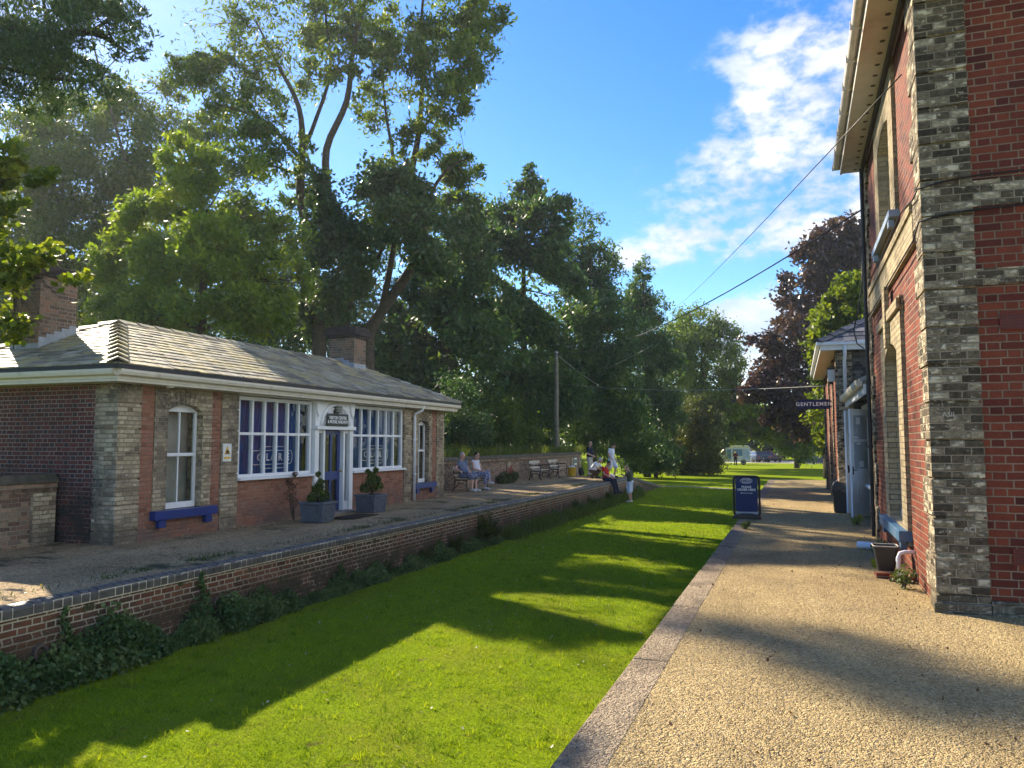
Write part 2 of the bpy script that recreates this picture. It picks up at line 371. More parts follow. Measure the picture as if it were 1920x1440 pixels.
ys=sorted(set([-120,-60,-30,-15]+list(np.arange(-8,70,2.0))+[37.9,38.3,75,85,100,120,150,200,300,500,700]))
m=MB(); nx=len(xs)
m.v=[(float(x),float(y),bank(x,y)) for y in ys for x in xs]
m.f=[(j*nx+i,j*nx+i+1,(j+1)*nx+i+1,(j+1)*nx+i) for j in range(len(ys)-1) for i in range(nx-1)]; m.r=[0]*len(m.f)
tag(m.build('ground',TURF,smooth=True),'mown green lawn filling the old track bed and the park beyond','lawn',kind='structure')

# left platform surface (with the ramp at its far end), slightly uneven sheet
XW=-7.75; XB=-11.9
def sheet(name,x0,x1,yy,zf,mat,label,cat,nxs=14,amp=.012,step=.5):
    ylist=list(np.arange(yy[0],yy[1],step))+[yy[1]]
    X=np.linspace(x0,x1,nxs); mb=MB()
    mb.v=[(float(x),float(y),zf(x,y)+(amp*math.sin(x*3.1+y*1.7)*math.sin(y*.9-x) if 0<i<nxs-1 else 0)) for y in ylist for i,x in enumerate(X)]
    n=nxs; mb.f=[(j*n+i,j*n+i+1,(j+1)*n+i+1,(j+1)*n+i) for j in range(len(ylist)-1) for i in range(n-1)]; mb.r=[0]*len(mb.f)
    return tag(mb.build(name,mat,smooth=True),label,cat,kind='structure')
def zl(x,y): return 0.0 if y<38.5 else -.97*min(1,(y-38.5)/9.2)
sheet('left_platform',XB-.05,XW-.055,(-6,47.8),zl,GRAV_L,'shaded grey gravel platform in front of the visitor centre','platform')
# right platform: gravel path with a paler concrete edging strip and a retaining face
def zr(x,y): return 0.0
sheet('gravel_path',-1.0,14,(-8,38.2),zr,GRAV_R,'sunlit tan gravel platform path beside the red brick house','path',nxs=24,amp=.008,step=.4)
EDGE=gravel('worn_edging',[(0,(.12,.085,.055)),(.3,(.30,.23,.15)),(.7,(.42,.325,.21)),(1,(.50,.41,.28))],80,(.8,1.1),dirt=(.22,.17,.115),dirt_lo=.5,dirt_hi=.62,dscale=1.6)
m=MB(); y=-8.0; random.seed(3)
while y<38.2:
    L=random.choice([1.7,2.1,2.4]); y2=min(38.2,y+L)
    dz=random.uniform(-.004,.004); dx=random.uniform(-.008,.008)
    prof=[(-1.285+dx,-.96),(-1.285+dx,-.025),(-1.262+dx,.006+dz),(-.985,.004),(-.985,-.96)]
    m.prism(prof,'y',y+.006,y2-.006)
    y=y2
tag(m.build('kerb',EDGE,bevel=.008),'worn stone edging along the right platform above the lawn','kerb',kind='structure')
# path crossing the lawn from the ramp, car park beyond
m=MB(); pts=[(-8.6,47.3),(-6.5,47.9),(-4.5,46.8),(-3,45.2),(-1.2,41.5),(-.6,38.3)]
for i,(a,b) in enumerate(zip(pts[:-1],pts[1:])):
    w=.42
    m.add([(a[0],a[1]-w,-.942),(b[0],b[1]-w,-.942),(b[0],b[1]+w,-.942),(a[0],a[1]+w,-.942)],[(0,1,2,3)])
tag(m.build('park_path',plain('worn_path',(.24,.22,.19),.95,.2,6,.1)),'thin grey worn path crossing the lawn beyond the platform','path',kind='structure')
m=MB(); m.add([(-9,106,-.94),(16,106,-.94),(24,122,-.94),(-14,122,-.94)],[(0,1,2,3)])
tag(m.build('car_park',plain('pale_tarmac',(.40,.36,.30),.9,.15,3,.2)),'pale car park surface beyond the lawn','car park',kind='structure')

# ================================================================== PLATFORM RETAINING WALL (left)
pw=thing('platform_wall','low brick platform wall with dark blue bullnose coping and ivy at its foot','wall',(XW,20,-.95))
m=MB(); zend=lambda y: zl(0,y)
for (y0,y1) in [(-6,38.5)]:
    m.box(XW-.35,XW,y0,y1,-1.0,-.135); m.box(XW-.35,XW+.015,y0,y1,-.43,-.36)
m.prism([(38.5,-1.0),(47.6,-1.0),(47.6,-1.0),(38.5,-.135)],'x',XW-.35,XW)
m.build('wall',B_PLAT,pw)
m=MB(); m.box(XW-.09,XW+.034,-6,38.5,-.140,-.024); m.build('coping_bed',MORTAR,pw)
m=MB(); y=-6.0; random.seed(5)
while y<38.5:
    w=.118 if random.random()>.06 else .235
    j=random.uniform(-.006,.006); dz=random.uniform(-.004,.004)
    x1=XW+.045+j
    prof=[(XW-.10,-.125),(x1,-.125),(x1,-.05),(x1-.012,-.022),(x1-.03,-.005+dz),(x1-.06,.004+dz),(XW-.10,.005+dz)]
    m.prism(prof,'y',y+.0075,y+w-.0075); y+=w
y=38.5
while y<47.4:
    z=zl(0,y); z2=zl(0,y+.12)
    x1=XW+.045
    a=[(XW-.34,-.125),(x1,-.125),(x1,-.03),(x1-.03,.004),(XW-.34,.006)]
    k=len(a); vs=[(p[0],y+.005,p[1]+z) for p in a]+[(p[0],y+.113,p[1]+z2) for p in a]
    m.add(vs,[tuple(range(k))[::-1],tuple(range(k,2*k))]+[(i,(i+1)%k,k+(i+1)%k,k+i) for i in range(k)]); y+=.12
m.build('coping',BLUE_BRICK,pw,bevel=.006)
# two clay drain outlets in the wall
m=MB()
for (u,v) in [(72,1222),(405,1128)]:
    p=at(u,v,x=XW); m.lathe([(.05,0),(.085,0),(.085,.05),(.055,.05),(.05,.0)],(XW-.005,p[1],p[2]),16,'x')
m.build('drain_outlet',plain('clay_pipe',(.10,.075,.06),.8,.2),pw)

# ================================================================== BOUNDARY WALL behind the platform (two stretches)
def boundary(name,label,y0,y1,piers):
    t=thing(name,label,'wall',(XB,(y0+y1)/2,0))
    m=MB(); m.box(XB-.25,XB-.03,y0,y1,-.3,.86); m.box(XB-.25,XB-.0,y0,y1,-.3,.12); m.build('brick_panel',B_BOUND,t)
    m=MB()
    for p in piers: m.box(XB-.27,XB+.03,p,p+.42,-.3,.86)
    m.build('pier',GAULT,t)
    m=MB(); y=y0
    while y<y1-.1:
        m.box(XB-.03,XB+.015,y,y+.105,.865,.935); y+=.215     # dog-tooth course
    m.box(XB-.25,XB-.029,y0,y1,.861,.94); m.box(XB-.27,XB+.03,y0,y1,.941,1.02); m.build('toothed_course',B_BOUND,t)
    m=MB(); m.prism([(XB-.31,1.021),(XB+.06,1.021),(XB+.06,1.06),(XB-.02,1.17),(XB-.23,1.17),(XB-.31,1.06)],'y',y0,y1)
    m.build('coping',plain('mossy_coping',(.10,.09,.065),.9,.35,5,.1,bump=.012,bscale=40,dirt=(.045,.05,.025),dirt_s=3),t,bevel=.01)
    return t
boundary('boundary_wall','low mossy brick boundary wall with gault pier running from the building end wall towards the viewer',-6,9.80,[9.36,6.0,2.6,-1])
bw2=boundary('boundary_wall','low mossy brick boundary wall with toothed course behind the platform benches',22.62,44.0,[24.9,28.3,31.7,35.1,38.5,41.9,43.55])

# ================================================================== LEFT BUILDING (visitor centre)
XF=-10.65; YA,YB=9.85,22.60; XR=-15.4; ZT=2.70
vb=thing('station_building','single storey brick visitor centre with hipped slate roof, two chimneys and white multi-pane windows','building',((XF+XR)/2,(YA+YB)/2,0))
WT=.32
def wall_x(mb,xo,y0,y1,z0,z1,ops=(),th=WT):
    """wall facing +x, outer face xo, with rectangular openings (ya,yb,za,zb)"""
    cuts=sorted(set([y0,y1]+[c for o in ops for c in o[:2]]))
    for a,b in zip(cuts[:-1],cuts[1:]):
        o=[q for q in ops if q[0]<=a+1e-6 and q[1]>=b-1e-6]
        z=z0
        for q in sorted(o,key=lambda k:k[2]):
            if q[2]>z: mb.box(xo-th,xo,a,b,z,q[2])
            z=q[3]
        if z<z1: mb.box(xo-th,xo,a,b,z,z1)
S1=(10.95,11.82,.50,2.42); S2=(20.78,21.50,.50,2.38)
W1=(12.86,15.42,.98,2.66); W2=(17.16,19.88,.98,2.66); DR=(15.46,17.12,-.02,2.66)
# red brick infill panels of the front
m=MB(); wall_x(m,XF,10.352,12.33,-.2,ZT,[(10.64,12.07,.34,ZT)]); m.build('front_panel',B_FACADE,vb)
m=MB(); m.box(XF-WT,XF,12.832,15.44,-.2,W1[2]-.05); m.build('front_panel',B_FACADE,vb)
m=MB(); m.box(XF-WT,XF,17.14,19.88,-.2,W2[2]-.05); m.build('front_panel',B_FACADE,vb)
m=MB(); m.box(XF-WT,XF-.004,20.35,22.05,-.2,.34); m.box(XF-WT,XF-.004,21.72,22.05,.34,ZT); m.build('front_panel',B_FACADE,vb)
# near end wall, back wall and far end wall
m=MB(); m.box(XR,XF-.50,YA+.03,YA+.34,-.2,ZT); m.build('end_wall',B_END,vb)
m=MB(); m.box(XR,XR+.3,YA+.341,YB-.341,-.2,ZT); m.build('back_wall',B_LEFT,vb)
m=MB(); m.box(XR,XF-.50,YB-.34,YB-.03,-.2,ZT); m.build('end_wall',B_LEFT,vb)
# rusticated gault piers (blocks of courses with grooves between)
def rust_pier(x0,x1,y0,y1,z0,z1,bh,groove=.03,out=.0,skip=()):
    mb=MB(); z=z0
    mb.box(x0+groove*.8,x1-groove*.8,y0+groove*.8,y1-groove*.8,z0,z1)
    while z<z1-.02:
        e=min(z1,z+bh)
        j=random.uniform(-.004,.004)
        mb.box(x0-out+j,x1+out+j,y0-out,y1+out,z,e-.022); z=e
    return mb
random.seed(9)
for (y0,y1) in [(YA,10.35),(22.05,YB)]:
    rust_pier(XF-.50,XF+.02,y0,y1,-.2,ZT,.43).build('quoin',GAULT,vb,bevel=.012)
for (y0,y1) in [(12.335,12.83),(19.885,20.345)]:
    rust_pier(XF-.32,XF+.03,y0,y1,-.2,ZT,.43).build('pier',GAULT,vb,bevel=.012)
def arch_piece(mb,x0,x1,ya,yb,zs,rise,zt):
    pts=[(ya,zt),(ya,zs)]
    for k in range(1,10):
        a=k/10; pts.append((ya+(yb-ya)*a,zs+rise*(1-(2*a-1)**2)))
    pts+=[(yb,zs),(yb,zt)]
    # as strips, so that every polygon is convex
    top=[(ya+(yb-ya)*k/10,zt) for k in range(11)]; bot=[(ya+(yb-ya)*k/10,zs+rise*(1-(2*k/10-1)**2)) for k in range(11)]
    for k in range(10): mb.prism([bot[k],bot[k+1],top[k+1],top[k]],'x',x0,x1)
def sash(par,xo,S,name='sash_window',curtain=True,rec=.12,arch=True):
    ya,yb,za,zb=S; x=xo-rec
    fr=MB(); w=.055
    fr.box(x-.06,x,ya,ya+w,za,zb); fr.box(x-.06,x,yb-w,yb,za,zb); fr.box(x-.06,x+.03,ya+w,yb-w,za,za+.11)
    fr.box(x-.06,x,ya+w,yb-w,zb-.15,zb)
    zm=(za+zb)/2+.02
    fr.box(x-.05,x+.012,ya+w,yb-w,zm-.03,zm+.03)
    f=fr.build(name,WHITE,par,bevel=.006)
    g=MB(); ym=(ya+yb)/2
    g.box(x-.045,x-.005,ym-.014,ym+.014,zm+.03,zb-.15); g.box(x-.055,x-.02,ym-.014,ym+.014,za+.11,zm-.03)
    g.build('glazing_bar',WHITE,f)
    p=MB(); p.add([(x-.03,ya+w,za+.1),(x-.03,yb-w,za+.1),(x-.03,yb-w,zb-.14),(x-.03,ya+w,zb-.14)],[(0,1,2,3)]); p.build('pane',GLASS,f,fix=False)
    b=MB(); b.add([(x-.25,ya-.2,za),(x-.25,yb+.2,za),(x-.25,yb+.2,zb),(x-.25,ya-.2,zb)],[(0,1,2,3)]); b.build('blind',CURT,f)
    return f
# gault surrounds of the sash windows
for S,(y0,y1),zb in [(S1,(10.645,12.065),.345),(S2,(20.35,21.715),.345)]:
    m=MB(); m.box(XF-WT,XF+.02,y0,S[0],zb,ZT); m.box(XF-WT,XF+.02,S[1],y1,zb,ZT)
    m.box(XF-WT,XF+.02,S[0],S[1],zb,S[2])
    m.box(XF-WT,XF+.02,S[0],S[1],S[3]+.0,ZT); arch_piece(m,XF-WT,XF+.02,S[0],S[1],S[3]-.14,.13,S[3])
    m.build('window_surround',GAULT,vb)
    m=MB()   # fan of arch bricks
    yc=(S[0]+S[1])/2; hw=(S[1]-S[0])/2
    for k in range(11):
        a=-1+2*k/10; yy=yc+a*(hw+.06); z0=S[3]-.13+.12*(1-a*a); sl=a*.16
        m.add([(XF+.021,yy-.035,z0),(XF+.021,yy+.035,z0),(XF+.021,yy+.04+sl,z0+.24),(XF+.021,yy-.04+sl,z0+.24),(XF+.034,yy-.035,z0),(XF+.034,yy+.035,z0),(XF+.034,yy+.04+sl,z0+.24),(XF+.034,yy-.04+sl,z0+.24)],[(0,3,2,1),(4,5,6,7),(0,1,5,4),(1,2,6,5),(2,3,7,6),(3,0,4,7)])
    m.build('arch_bricks',GAULT,vb)
    f=sash(vb,XF,S)
    m=MB(); m.box(XF-.10,XF+.14,S[0]-.34,S[1]+.34,.34,.50)
    for yy in (S[0]-.22,S[1]+.06): m.box(XF+.021,XF+.11,yy,yy+.16,.20,.338)
    m.build('window_sill',BLUEP,vb,bevel=.008)
# big shop-like windows: six lights wide, two high
def big_window(W,neon,lets):
    ya,yb,za,zb=W; x=XF-.06
    fr=MB(); fr.box(x-.08,x+.03,ya,ya+.075,za,zb); fr.box(x-.08,x+.03,yb-.075,yb,za,zb)
    fr.box(x-.08,x+.03,ya+.075,yb-.075,zb-.08,zb); fr.box(x-.08,x+.03,ya+.075,yb-.075,za,za+.07)
    fr.box(x-.08,XF+.10,ya-.03,yb+.03,za-.05,za-.001)
    f=fr.build('window',WHITE,vb,bevel=.008)
    g=MB(); n=6; zm=za+.54*(zb-za)
    for k in range(1,n):
        y=ya+.075+(yb-ya-.15)*k/n; g.box(x-.06,x+.022,y-.026,y+.026,za+.07,zb-.08)
    y=ya+.075
    for k in range(n):
        a=ya+.075+(yb-ya-.15)*k/n+(.026 if k else 0); b=ya+.075+(yb-ya-.15)*(k+1)/n-(.026 if k<n-1 else 0)
        g.box(x-.05,x+.018,a,b,zm-.028,zm+.028)
    g.build('glazing_bar',WHITE,f)
    p=MB(); p.add([(x-.03,ya+.07,za+.06),(x-.03,yb-.07,za+.06),(x-.03,yb-.07,zb-.07),(x-.03,ya+.07,zb-.07)],[(0,1,2,3)]); p.build('pane',GLASS,f,fix=False)
    b=MB()
    N=60
    for k in range(N):
        y0=ya-.05+(yb-ya+.1)*k/N; y1=ya-.05+(yb-ya+.1)*(k+1)/N
        d0=.03*math.sin(k*1.9); d1=.03*math.sin((k+1)*1.9)
        b.add([(x-.30+d0,y0,za-.1),(x-.30+d1,y1,za-.1),(x-.30+d1,y1,zb+.05),(x-.30+d0,y0,zb+.05)],[(0,1,2,3)])
    b.build('blind',BLIND,f)
    # outlined name board shown inside the glass
    yc=neon; zc=za+.40; xs_=x-.10
    def outline(hw,hh,ear,rad):
        P=[]
        def arc(cy,cz,r,a0,a1,n=5):
            for k in range(n+1):
                a=R(a0+(a1-a0)*k/n); P.append((xs_,cy+r*math.cos(a),cz+r*math.sin(a)))
        arc(yc+hw-rad,zc+hh-rad,rad,0,90); arc(yc-hw+rad,zc+hh-rad,rad,90,180); arc(yc-hw+rad,zc-hh+rad,rad,180,270); arc(yc+hw-rad,zc-hh+rad,rad,270,360)
        P.append(P[0]); return P
    o=MB(); o.tube(outline(.70,.15,0,.10),.008,4); o.tube(outline(.42,.235,0,.06),.008,4)
    o.build('name_outline',SIGNW,f)
    for ch,dy in zip('CLARE',lets): text('lettering',ch,.22,(xs_+.006,dy,zc),(R(90),0,R(90)),SIGNW,f,bold=.004)
    return f
big_window(W1,14.17,(13.72,14.0,14.17,14.43,14.70)); big_window(W2,18.55,(18.06,18.37,18.56,18.82,19.12))
m=MB(); m.add([(XF-.55,12.4,-.1),(XF-.55,20.4,-.1),(XF-.55,20.4,ZT),(XF-.55,12.4,ZT)],[(0,1,2,3)]); m.build('inner_wall',DARKIN,vb)
# door bay
ya,yb=DR[0],DR[1]; xd=XF+.02
m=MB()
for (a,b,x1) in [(ya,ya+.16,.05),(yb-.16,yb,.05),(15.83,15.905,.03),(16.70,16.775,.03)]:
    m.box(XF-.12,XF+x1,a,b,-.02,2.01)
m.box(XF-.12,XF+.05,ya,yb,2.10,2.68)
m.box(XF-.12,XF+.12,ya-.02,yb+.02,2.012,2.098)
for a,b in [(15.62,15.83),(16.775,16.96)]:
    m.box(XF-.10,XF,a,b,0,.25); m.box(XF-.10,XF,a,b,1.93,2.011)
m.build('door_frame',WHITE,vb,bevel=.006)
# round-headed hood moulding over the door
m=MB(); yc=(ya+yb)/2
pts=[(XF+.055,yc+.60*math.cos(R(a)),2.12+.50*max(0,math.sin(R(a)))) for a in range(0,181,10)]
m.tube(pts,.05,8); pts=[(XF+.06,yc+.47*math.cos(R(a)),2.12+.41*max(0,math.sin(R(a)))) for a in range(0,181,10)]
m.tube(pts,.022,6); m.build('door_hood',WHITE,vb,smooth=True)
m=MB()
for s in (-1,1):
    c=yc+s*.74; m=MB()
    m.prism([(c-.10,2.68),(c+.10,2.68),(c+.07,2.42),(c,2.30),(c-.07,2.42)],'x',XF+.051,XF+.09)
    m.build('hood_bracket',WHITE,vb,bevel=.006)
door=MB(); a,b=15.905,16.70; x=XF-.07
for q in [(a,a+.11,0,2.0),(b-.11,b,0,2.0),(a+.355,b-.355,.22,.80),(a+.355,b-.355,1.0,1.90)]: door.box(x-.045,x,*q)
for z0,z1 in [(0.0,.22),(.80,1.0),(1.90,2.0)]: door.box(x-.045,x,a+.11,b-.11,z0,z1)
d=door.build('door',BLUEP,vb,bevel=.006)
p=MB(); p.add([(x-.02,a+.1,.2),(x-.02,b-.1,.2),(x-.02,b-.1,1.92),(x-.02,a+.1,1.92)],[(0,1,2,3)]); p.build('pane',GLASS,d,fix=False)
p=MB(); p.add([(x-.22,a-.1,0),(x-.22,b+.1,0),(x-.22,b+.1,2.05),(x-.22,a-.1,2.05)],[(0,1,2,3)]); p.build('blind',plain('olive_inside',(.10,.10,.055),.9,.3,3),d)
p=MB(); p.tube([(x,b-.055,1.0),(x+.06,b-.055,1.0)],.012,8); p.ball((x+.07,b-.055,1.0),.03); p.build('handle',plain('brass',(.5,.36,.12),.3,.1,5,.5,1.0),d,smooth=True)
for q in [(15.62,15.83),(16.775,16.96)]:
    p=MB(); p.add([(XF-.05,q[0],.25),(XF-.05,q[1],.25),(XF-.05,q[1],1.93),(XF-.05,q[0],1.93)],[(0,1,2,3)]); p.build('side_light',GLASS,vb,fix=False)
m=MB(); m.box(XF-.1,XF+.32,15.60,17.0,-.1,.035); m.build('door_step',CEMENT,vb,bevel=.01)
# frieze board above windows, fascia, gutter
m=MB(); m.box(XF-.2,XF+.034,12.835,19.88,2.681,2.76); m.build('frieze',WHITE,vb)
OV=.36
x0,x1,y0,y1=XR-OV,XF+OV,YA-OV,YB+OV
m=MB()
m.box(x0,x1-.03,y0+.03,y1-.03,2.70,2.74)                       # soffit
m.box(x1-.06,x1-.02,y0+.02,y1-.02,2.741,2.88); m.box(x0+.02,x1-.061,y0+.02,y0+.06,2.741,2.88); m.box(x0+.02,x1-.061,y1-.06,y1-.02,2.741,2.88)
m.build('fascia',CREAMP,vb,bevel=.006)
def gutter_prof(c,z,s=1): # ogee-like half channel
    return [(c,z+.11),(c+s*.10,z+.11),(c+s*.105,z+.07),(c+s*.085,z+.02),(c+s*.03,z),(c,z)]
m=MB(); m.prism(gutter_prof(x1-.019,2.79),'y',y0,y1); 
pr=[(p[0],p[1]) for p in gutter_prof(y0+.019,2.79,-1)]; m.prism(pr,'x',x0,x1-.02)
m.build('gutter',CREAMP,vb)
m=MB(); m.box(x1-.06,x1+.095,y0-.09,y1,2.902,2.972); m.box(x0,x1-.061,y0-.09,y0+.05,2.902,2.972); m.build('gutter_lip',BLACKM,vb)
m=MB(); m.tube([(XF+.28,10.78,2.74),(XF+.28,10.78,2.70),(XF+.2,10.70,2.69)],.03,8); m.build('gutter_outlet',GUTW,vb,smooth=True)
m=MB(); m.tube([(XF+.33,20.5,2.80),(XF+.30,20.5,2.66),(XF+.10,20.42,2.55),(XF+.085,20.42,2.45),(XF+.085,20.42,.03)],.042,10)
for z in (.75,1.75): m.lathe([(.055,0),(.055,.05)],(XF+.085,20.42,z),10)
m.build('downpipe',GUTW,vb,smooth=True)
# roof: deck + individual slates on front and near hip, ridge and hip tiles
ZE=2.985; ex0,ex1,ey0,ey1=XR-OV-.05,XF+OV+.07,YA-OV-.07,YB+OV+.07
XRG=(ex0+ex1)/2; ZRG=4.17; YR0,YR1=ey0+2.55,ey1-2.55
m=MB(); m.add([(ex0,ey0,ZE),(ex1,ey0,ZE),(ex1,ey1,ZE),(ex0,ey1,ZE),(XRG,YR0,ZRG),(XRG,YR1,ZRG)],[(0,1,4),(1,2,5,4),(2,3,5),(3,0,4,5),(0,3,2,1)])
roof=m.build('roof',plain('roof_underlay',(.02,.02,.018),.9,.2),vb,rnd=True)
def slates(A,B,C,D,rows,w,seed,h=.013):
    """A,B eave ends; D above A, C above B"""
    rs=random.Random(seed); h=.015; A,B,C,D=map(Vector,(A,B,C,D)); nrm=(B-A).cross(D-A).normalized()
    if nrm.z<0: nrm=-nrm
    mb=MB(); E=(B-A); Ln=E.length; E=E/Ln
    for i in range(rows):
        t0=i/rows-(.01 if i==0 else 0); t1=min(1,(i+1)/rows+.012)
        def bounds(t):
            l=A.lerp(D,t); r_=B.lerp(C,t); return (l-A).dot(E),(r_-A).dot(E)
        upv=((D-A)-E*((D-A).dot(E)))
        a0,b0=bounds(t0); a1,b1=bounds(t1)
        s=-w*(.5 if i%2 else 0)-rs.random()*.03
        while s<Ln:
            e=s+w-.018
            p0,q0=max(s,a0),min(e,b0); p1,q1=max(s,a1),min(e,b1)
            if q0-p0>.02:
                if q1<p1: p1=q1=max(min((p1+q1)/2,b1),a1)
                dz=rs.uniform(0,.010); dt=rs.uniform(-.016,.016)
                lo=A+upv*(t0)+E.normalized()*0; hi=A+upv*t1
                lo2=A+upv*(t0+dt/upv.length)
                v=[lo2+E*p0+nrm*(h+dz),lo2+E*q0+nrm*(h+dz+rs.uniform(-.003,.003)),hi+E*q1+nrm*.003,hi+E*p1+nrm*.003,lo2+E*p0-nrm*.002,lo2+E*q0-nrm*.002]
                mb.add(v,[(0,1,2,3),(4,5,1,0),(5,2,1),(0,3,4)],rs.random())
            s+=w
    return mb
mm=MB()
mm.merge(slates((ex1,ey0,ZE),(ex1,ey1,ZE),(XRG,YR1,ZRG),(XRG,YR0,ZRG),14,.30,1))
mm.merge(slates((ex0,ey0,ZE),(ex1,ey0,ZE),(XRG,YR0,ZRG),(XRG,YR0,ZRG),14,.30,2))
mm.merge(slates((ex1,ey1,ZE),(ex0,ey1,ZE),(XRG,YR1,ZRG),(XRG,YR1,ZRG),14,.30,3))
mm.build('slates',SLATE,vb,rnd=True,fix=False)
def ridge_tiles(P,Q,nL,nR,L=.42,half=.17,stepped=.02):
    P,Q=Vector(P),Vector(Q); d=(Q-P); n=max(1,int(d.length/L)); d/=n; mb=MB(); u=d.normalized()
    for k in range(n):
        a=P+d*k; b=P+d*(k+1.08)
        la=nL.cross(u); la=la if la.z<0 else -la; lb=nR.cross(u); lb=lb if lb.z<0 else -lb
        up=(nL+nR).normalized(); hi,lo=stepped+.035,.030
        v=[]
        for p,h in ((a,hi),(b,lo)):
            v+=[p+la*half+nL*(h*.8),p+up*h*1.3,p+lb*half+nR*(h*.8),p+la*half+nL*(h*.8-.03),p+up*(h*1.3-.03),p+lb*half+nR*(h*.8-.03)]
        mb.add(v,[(0,1,7,6),(1,2,8,7),(3,9,10,4),(4,10,11,5),(0,3,4,1),(1,4,5,2),(0,6,9,3),(2,5,11,8),(6,7,10,9),(7,8,11,10)])
    return mb
nF=Vector((ZRG-ZE,0,ex1-XRG)).normalized(); nN=Vector((0,-(ZRG-ZE),YR0-ey0)).normalized(); nBk=Vector((-(ZRG-ZE),0,ex1-XRG)).normalized(); nFar=Vector((0,ZRG-ZE,YR0-ey0)).normalized()
m=MB(); m.merge(ridge_tiles((XRG,YR0,ZRG),(XRG,YR1,ZRG),nF,nBk,.45,.13,.012))
m.build('ridge_tiles',SLATE,vb,rnd=True)
for q in (((ex1,ey0,ZE),(XRG,YR0,ZRG),nN,nF,.36,.15,.045),((ex0,ey0,ZE),(XRG,YR0,ZRG),nBk,nN,.36,.15,.03),((ex1,ey1,ZE),(XRG,YR1,ZRG),nF,nFar,.36,.12,.02)):
    ridge_tiles(*q).build('hip_tiles',SLATE,vb,rnd=True)
# chimneys
def chimney(x0,x1,y0,y1,zb,zt,cap):
    m=MB(); m.box(x0,x1,y0,y1,zb,zt); c=m.build('chimney',B_CHIM,vb)
    m=MB()
    if cap:
        m.box(x0-.05,x1+.05,y0-.05,y1+.05,zt-.02,zt+.07); m.box(x0-.11,x1+.11,y0-.11,y1+.11,zt+.071,zt+.27); m.box(x0-.07,x1+.07,y0-.07,y1+.07,zt+.271,zt+.33)
    else:
        m.box(x0-.05,x1+.05,y0-.05,y1+.05,zt-.02,zt+.10); m.box(x0-.02,x1+.02,y0-.02,y1+.02,zt+.101,zt+.2)
    m.build('chimney_cap',B_CAP,c,bevel=.01)
    m=MB()
    def rz(x,y): return min(ZE+(ex1-x)*(ZRG-ZE)/(ex1-XRG),ZE+(y-ey0)*(ZRG-ZE)/(YR0-ey0),ZE+(ey1-y)*(ZRG-ZE)/(YR0-ey0),ZE+(x-ex0)*(ZRG-ZE)/(ex1-XRG))
    n=5
    for k in range(n):   # stepped flashing up the +x side and the front
        a,b=y0+(y1-y0)*k/n,y0+(y1-y0)*(k+1)/n; z=max(rz(x1,a),rz(x1,b)); m.box(x1,x1+.012,a,b,z-.2,z+.15)
        a,b=x0+(x1-x0)*k/n,x0+(x1-x0)*(k+1)/n; z=max(rz(a,y0),rz(b,y0)); m.box(a,b,y0-.012,y0,z-.2,z+.10)
    m.build('flashing',LEAD,c)
chimney(-14.05,-13.32,10.45,11.25,2.9,4.88,False)
chimney(-13.35,-12.47,20.1,20.78,3.2,4.88,True)

# signs and fittings on the front (each a thing of its own)
s=thing('visitor_sign','black sign with white lettering above the blue door','sign',(XF+.125,16.26,2.24))
m=MB(); m.box(XF+.125,XF+.145,15.80,16.72,2.10,2.40); m.build('board',plain('black_board',(.012,.016,.014),.4,.1,5,.4),s,bevel=.004)
text('lettering','VISITOR CENTRE\n& MODEL RAILWAY',.108,(XF+.147,16.26,2.25),(R(90),0,R(90)),SIGNW,s,xs=.92,bold=.002)
s=thing('wall_lantern','small dark bulkhead lantern above the visitor sign','lantern',(XF+.07,16.30,2.50))
m=MB(); m.box(XF+.05,XF+.09,16.2,16.42,2.41,2.62); m.build('backplate',IRON,s); 
m=MB(); m.prism([(XF+.09,2.42),(XF+.16,2.43),(XF+.18,2.60),(XF+.09,2.61)],'y',16.23,16.39); m.build('shade',plain('lantern_glass',(.30,.30,.28),.3,.2,9,.5),s,bevel=.006)
m=MB(); [m.box(XF+.09,XF+.187,16.225,16.395,2.44+k*.055,2.452+k*.055) for k in range(3)]; m.build('cage',IRON,s)
s=thing('warning_sign','white warning notice with yellow triangle on the gault pier','sign',(XF+.036,12.49,1.5))
m=MB(); m.box(XF+.034,XF+.042,12.37,12.61,1.33,1.68); m.build('board',FOAM,s)
m=MB(); m.prism([(12.405,1.47),(12.575,1.47),(12.49,1.64)],'x',XF+.043,XF+.046); m.prism([(12.40,1.38),(12.58,1.38),(12.58,1.42),(12.40,1.42)],'x',XF+.043,XF+.046); m.build('yellow_panel',YEL,s)
m=MB(); m.box(XF+.047,XF+.049,12.45,12.53,1.50,1.55); m.prism([(12.43,1.48),(12.55,1.48),(12.55,1.495),(12.43,1.495)],'x',XF+.047,XF+.049); m.build('pictogram',IRON,s)
m=MB(); m.box(-9.85,-9.25,15.0,16.1,.012,.028)
tag(m.build('door_mat',MAT,bevel=.005),'dark flat mat on the platform before the blue door','mat')
